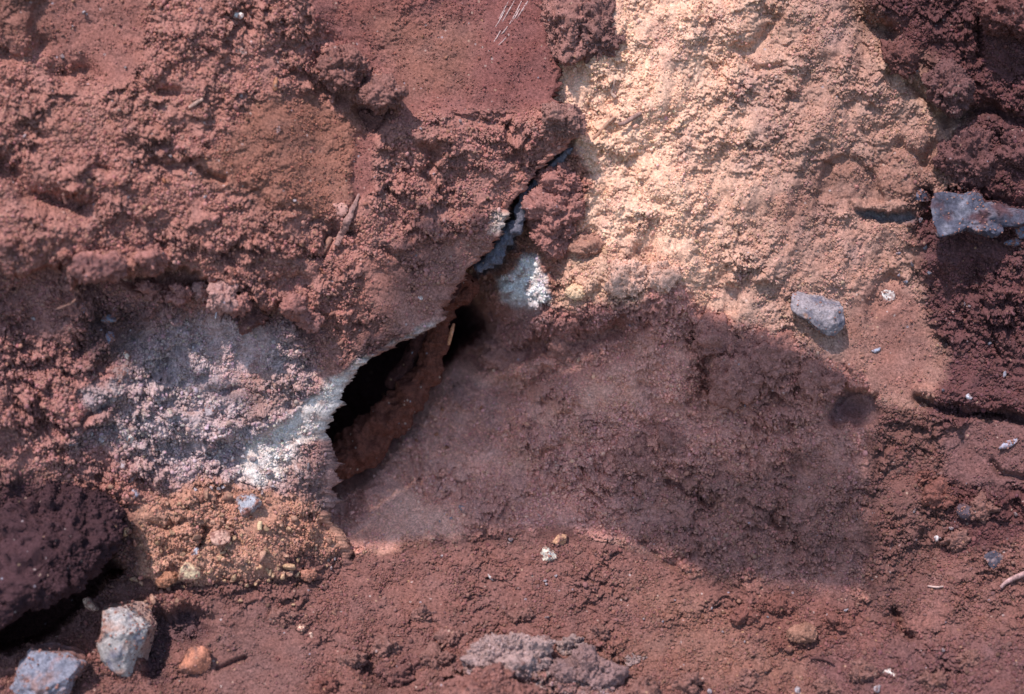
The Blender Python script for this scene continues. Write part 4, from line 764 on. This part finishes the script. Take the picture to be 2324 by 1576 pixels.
tube('straw', 'pale yellowish splinter lying on the upper left bank', 'straw', onsurf([(428, 245), (445, 234), (461, 224)], 6), [3, 5, 4], (.46, .30, .24), seed=7, n=24)
tube('straw', 'small yellow stub on the right of the orange mound', 'straw', onsurf([(590, 1204), (589, 1194), (591, 1183)], 10), [5, 6, 5], (.74, .54, .32), seed=8, n=20)
tube('root', 'fine pale rootlet hanging from the ledge', 'root', [(505, 678, 190), (497, 695, 200), (491, 712, 196), (489, 724, 190)], [3.2, 2.4, 2, 1.4], (.50, .48, .52), seed=9)
tube('root', 'orange root stub inside the cavity', 'root', [(1030, 735, -60), (1026, 750, -50), (1021, 770, -48), (1018, 784, -50)], [3, 4.5, 4.5, 3], (.62, .27, .14), seed=10)
tube('root', 'short root sticking up in the blurred dark hollow at left', 'root', onsurf([(150, 462), (146, 450), (144, 440)], 26), [4, 3.5, 3], (.45, .25, .2), seed=11, n=18)
tube('root', 'thin stalk crossing the shadowed lip at far left', 'root', [(172, 680, 245), (160, 690, 250), (140, 698, 250), (125, 702, 244)], [3, 3, 3, 2], (.32, .17, .13), seed=12)
tube('stick', 'pinkish stick lying at the right edge of the ground', 'stick', onsurf([(2270, 1334), (2290, 1318), (2330, 1300), (2370, 1285)], 8), [4, 6, 7, 7], (.42, .26, .24), seed=13)
tube('twig', 'small curved dark twig on the lower right ground', 'twig', onsurf([(1838, 1494), (1860, 1494), (1880, 1499), (1894, 1508)], 5), [3, 4, 4, 2.5], (.12, .055, .05), seed=14)
tube('straw', 'thin pale straw lying on the right ground below the dark stone', 'straw', onsurf([(2105, 1330), (2125, 1333), (2142, 1331)], 5), [2, 2.5, 2], (.5, .35, .3), seed=15, n=20)
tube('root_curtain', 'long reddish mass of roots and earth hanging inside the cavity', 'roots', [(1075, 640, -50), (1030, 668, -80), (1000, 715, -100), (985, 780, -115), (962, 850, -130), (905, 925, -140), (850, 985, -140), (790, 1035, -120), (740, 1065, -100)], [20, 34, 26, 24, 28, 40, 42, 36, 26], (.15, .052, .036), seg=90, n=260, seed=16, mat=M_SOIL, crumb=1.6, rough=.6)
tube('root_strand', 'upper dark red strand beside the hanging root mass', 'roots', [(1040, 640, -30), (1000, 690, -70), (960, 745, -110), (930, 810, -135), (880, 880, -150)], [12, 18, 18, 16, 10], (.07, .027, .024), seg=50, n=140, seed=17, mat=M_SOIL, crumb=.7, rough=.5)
tube('blue_vein', 'blue grey stony vein wedged in the crack', 'vein', [(1300, 335, 15), (1262, 372, -5), (1215, 418, -10), (1192, 450, 0), (1178, 500, 0), (1146, 545, 6), (1118, 585, 6), (1080, 612, -10)], [5, 8, 9, 11, 13, 16, 17, 10], (.13, .125, .15), seg=40, n=200, seed=18, crumb=1.1, rough=.6, mat=M_SOIL)
for k, (x, y) in enumerate([(1120, 0), (1132, 8), (1145, 20), (1152, 34)]): pass
# small grains the photograph shows singly
def grains(name, label, cat, group, pts, col, seed):
    R = np.random.default_rng(seed)
    for k, (x, y, r_) in enumerate(pts):
        sz = 'tiny ' if r_ <= 4 else 'small ' if r_ <= 6 else 'larger '
        for wh in where(x, y):
            lb = sz + label + ' ' + wh
            if lb not in USED: break
        USED.add(lb)
        body(name, lb, cat, x, y, r_*R.uniform(.75, 1.15), r_*R.uniform(.55, .85), r_*.8, np.array(col)*R.uniform(.5, 1.05), ang=R.uniform(0, 180), seed=seed+k, sub=3, facets=4, lift=.5, rough=.25, w=max(surf(x, y), msurf(x, y))+r_*.3, group=group)
grains('yellow_crumb', 'yellow crumb', 'crumb', 'yellow crumbs on the orange mound',
       [(603, 1198, 9), (612, 1300, 9), (606, 1292, 6), (620, 1306, 6), (655, 1200, 8), (664, 1206, 6), (500, 1266, 9), (547, 1214, 5), (533, 1222, 6), (523, 1232, 6), (512, 1246, 6), (520, 1258, 5), (676, 1272, 6), (632, 1290, 5), (583, 1291, 5), (566, 1276, 5), (478, 1296, 7), (468, 1302, 6), (440, 1320, 4), (376, 1245, 4), (366, 1252, 4), (425, 1134, 5), (408, 1142, 4), (610, 1318, 5), (572, 1228, 4), (546, 1364, 5), (665, 1372, 5), (624, 1258, 4), (286, 1206, 11), (282, 1198, 7), (647, 1306, 4), (640, 1226, 4), (402, 1146, 5), (415, 1150, 4)], (.66, .44, .26), 200)
R_ = np.random.default_rng(77); rub = []
while len(rub) < 120:
    x_, y_ = R_.uniform(280, 760), R_.uniform(1120, 1420)
    if sdist([(300, 1170), (420, 1110), (560, 1120), (720, 1170), (780, 1280), (640, 1330), (480, 1340), (320, 1400), (285, 1260)], np.array([x_]), np.array([y_]))[0] > 4: rub.append((x_, y_, float(np.clip(R_.lognormal(1.75, .42), 3.5, 15))))
for i_, (c_, n_, l_) in enumerate([((.62, .40, .24), 'small_stone', 'beige little stone'), ((.36, .17, .12), 'small_stone', 'rust brown little stone'), ((.50, .29, .20), 'small_stone', 'tan little stone')]):
    grains(n_, l_, 'stone', 'small stones on the sunlit mound', rub[i_::3], c_, 810+i_*100)
grains('white_crumb', 'white fragment', 'crumb', 'white fragments in the ashy left bank',
       [(270, 1055, 6), (486, 1026, 7), (465, 1032, 5), (527, 1040, 7), (520, 1076, 5), (552, 1036, 6), (576, 1042, 9), (610, 1074, 8), (650, 938, 5), (712, 940, 4), (640, 1000, 5), (700, 1060, 8), (430, 886, 8), (405, 975, 7), (330, 905, 6), (340, 935, 5), (207, 985, 8), (230, 1000, 7), (76, 724, 6), (500, 975, 6), (455, 1000, 5), (595, 1120, 6), (495, 1110, 6), (620, 1105, 6), (480, 1108, 7), (505, 1106, 5), (445, 1112, 6)], (.46, .42, .43), 300)
grains('pale_fleck', 'pale fleck on the ground', 'fleck', 'white flecks over the lower ground',
       [(1045, 1150, 6), (1047, 1157, 4), (1024, 1176, 4), (997, 1184, 4), (1240, 1402, 5), (1322, 1450, 5), (1262, 1307, 4), (1237, 1318, 4), (1240, 1326, 4), (1003, 1263, 4), (1380, 1540, 5), (2135, 1222, 4), (1615, 1382, 4), (1640, 1434, 4), (1742, 1400, 4), (1160, 1225, 5), (1690, 1456, 4), (1610, 1570, 8), (1990, 1565, 9), (1810, 1566, 11), (1460, 1405, 4), (2140, 1476, 6), (1920, 1385, 5), (1504, 1411, 4), (760, 1268, 4), (752, 1290, 4), (2305, 1168, 6), (2075, 1160, 5), (2120, 1150, 5), (2160, 1200, 6)], (.50, .46, .48), 400)
grains('pale_fleck', 'pale fleck', 'fleck', 'pale flecks over the upper left bank',
       [(548, 218, 6), (190, 28, 5), (455, 20, 5), (140, 128, 6), (285, 153, 4), (387, 354, 5), (300, 370, 4), (465, 447, 5), (668, 455, 5), (235, 500, 4), (75, 262, 4), (55, 310, 6), (165, 60, 4), (1008, 270, 4), (1045, 275, 4), (955, 292, 5), (845, 957, 4), (30, 415, 4), (435, 395, 5)], (.42, .37, .38), 500)
grains('orange_crumb', 'brick orange crumb', 'crumb', 'orange crumbs in the left bank',
       [(266, 418, 8), (372, 410, 7), (735, 620, 6), (728, 612, 5), (990, 985, 6), (1003, 930, 5), (1092, 925, 6), (945, 1000, 7), (1015, 1015, 6)], (.48, .19, .10), 600)
grains('blue_chip', 'bluish chip', 'chip', 'bluish chips in the right bank',
       [(2120, 470, 6), (2130, 535, 8), (2100, 560, 7), (2110, 620, 6), (2070, 600, 6), (2040, 625, 6), (2055, 640, 6), (2280, 850, 7), (2140, 885, 5), (2245, 780, 5), (2190, 690, 4), (2200, 695, 4), (2040, 575, 6), (2090, 500, 7), (1430, 740, 4), (1475, 722, 4), (1690, 920, 3)], (.25, .26, .31), 700)
# scratches in the smooth face: raised pale smears
for k, (x0_, y0_, x1_, y1_) in enumerate([(1160, -10, 1132, 44), (1172, -8, 1140, 50), (1184, 2, 1156, 56), (1180, 20, 1162, 50), (1152, 60, 1138, 78), (1150, 84, 1130, 104), (1194, 6, 1172, 44), (1204, -12, 1186, 26), (1146, 24, 1124, 62), (1136, 70, 1120, 96)]):
    tube('pale_scratch', ['longest', 'second', 'third', 'fourth', 'fifth', 'lowest', 'right hand', 'upper right', 'left hand', 'lower left'][k]+' pale chalky scratch '+['at the top of the smooth face, left of centre', 'from the left in the top row of scratches', 'from the left in the top row of scratches', 'from the left, short, below the top edge', 'short one under the top row of scratches', 'and shortest of the scratches on the smooth face', 'mark starting beneath the top edge of the smooth face', 'mark touching the top edge of the smooth face', 'mark, faint, beside the top row of scratches', 'mark, faint, under the short scratches'][k], 'scratch', onsurf([(x0_, y0_), ((x0_+x1_)/2+1, (y0_+y1_)/2), (x1_, y1_)], -.6), [.9, 1.6, .8], (.52, .38, .35), seed=30+k, n=30, seg=8, rough=.8, group='chalky scratches on the smooth face')

# ------------------------------------------------------------------ unseen board added beyond the frame to shade the hollow
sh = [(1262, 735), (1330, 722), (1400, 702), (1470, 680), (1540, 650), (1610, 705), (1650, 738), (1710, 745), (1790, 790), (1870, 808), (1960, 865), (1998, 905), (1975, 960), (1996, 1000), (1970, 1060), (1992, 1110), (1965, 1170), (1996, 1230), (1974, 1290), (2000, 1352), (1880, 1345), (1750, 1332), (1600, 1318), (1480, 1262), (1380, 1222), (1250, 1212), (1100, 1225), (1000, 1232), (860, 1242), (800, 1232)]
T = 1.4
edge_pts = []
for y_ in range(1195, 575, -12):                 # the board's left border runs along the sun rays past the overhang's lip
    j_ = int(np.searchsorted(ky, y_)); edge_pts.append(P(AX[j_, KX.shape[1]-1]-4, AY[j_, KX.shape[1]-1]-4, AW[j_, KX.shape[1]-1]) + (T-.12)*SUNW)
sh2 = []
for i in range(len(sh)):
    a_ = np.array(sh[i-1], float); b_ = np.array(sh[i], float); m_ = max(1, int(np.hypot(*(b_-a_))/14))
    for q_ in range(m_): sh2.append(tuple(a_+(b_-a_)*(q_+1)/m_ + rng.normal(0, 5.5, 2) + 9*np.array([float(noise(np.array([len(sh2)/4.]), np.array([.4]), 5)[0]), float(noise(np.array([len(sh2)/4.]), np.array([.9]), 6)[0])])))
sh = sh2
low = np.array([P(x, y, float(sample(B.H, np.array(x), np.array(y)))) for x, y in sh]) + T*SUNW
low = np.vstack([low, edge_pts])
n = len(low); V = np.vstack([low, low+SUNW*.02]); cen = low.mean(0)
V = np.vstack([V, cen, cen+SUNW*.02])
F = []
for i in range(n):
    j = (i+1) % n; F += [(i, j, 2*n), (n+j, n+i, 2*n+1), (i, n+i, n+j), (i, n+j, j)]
brd = link_mesh('added_shade_board', V, F, (.30, .22, .15), M_STONE, origin=cen, smooth=False)
tag(brd, 'unseen board added beyond the upper edge of the view to shade the hollow', 'board')
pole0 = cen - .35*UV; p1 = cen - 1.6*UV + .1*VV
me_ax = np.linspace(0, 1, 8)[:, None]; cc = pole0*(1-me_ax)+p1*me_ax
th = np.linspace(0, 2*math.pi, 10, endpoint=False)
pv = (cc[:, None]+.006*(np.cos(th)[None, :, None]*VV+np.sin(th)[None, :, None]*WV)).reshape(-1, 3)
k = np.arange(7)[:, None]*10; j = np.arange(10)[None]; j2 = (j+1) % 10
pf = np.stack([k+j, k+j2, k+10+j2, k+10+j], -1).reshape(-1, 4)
po = link_mesh('added_pole', pv-cen, pf, (.30, .22, .15), M_STONE); po.parent = brd  # thin pole added to carry the unseen board
scene.cycles.max_bounces = 6; scene.cycles.diffuse_bounces = 4
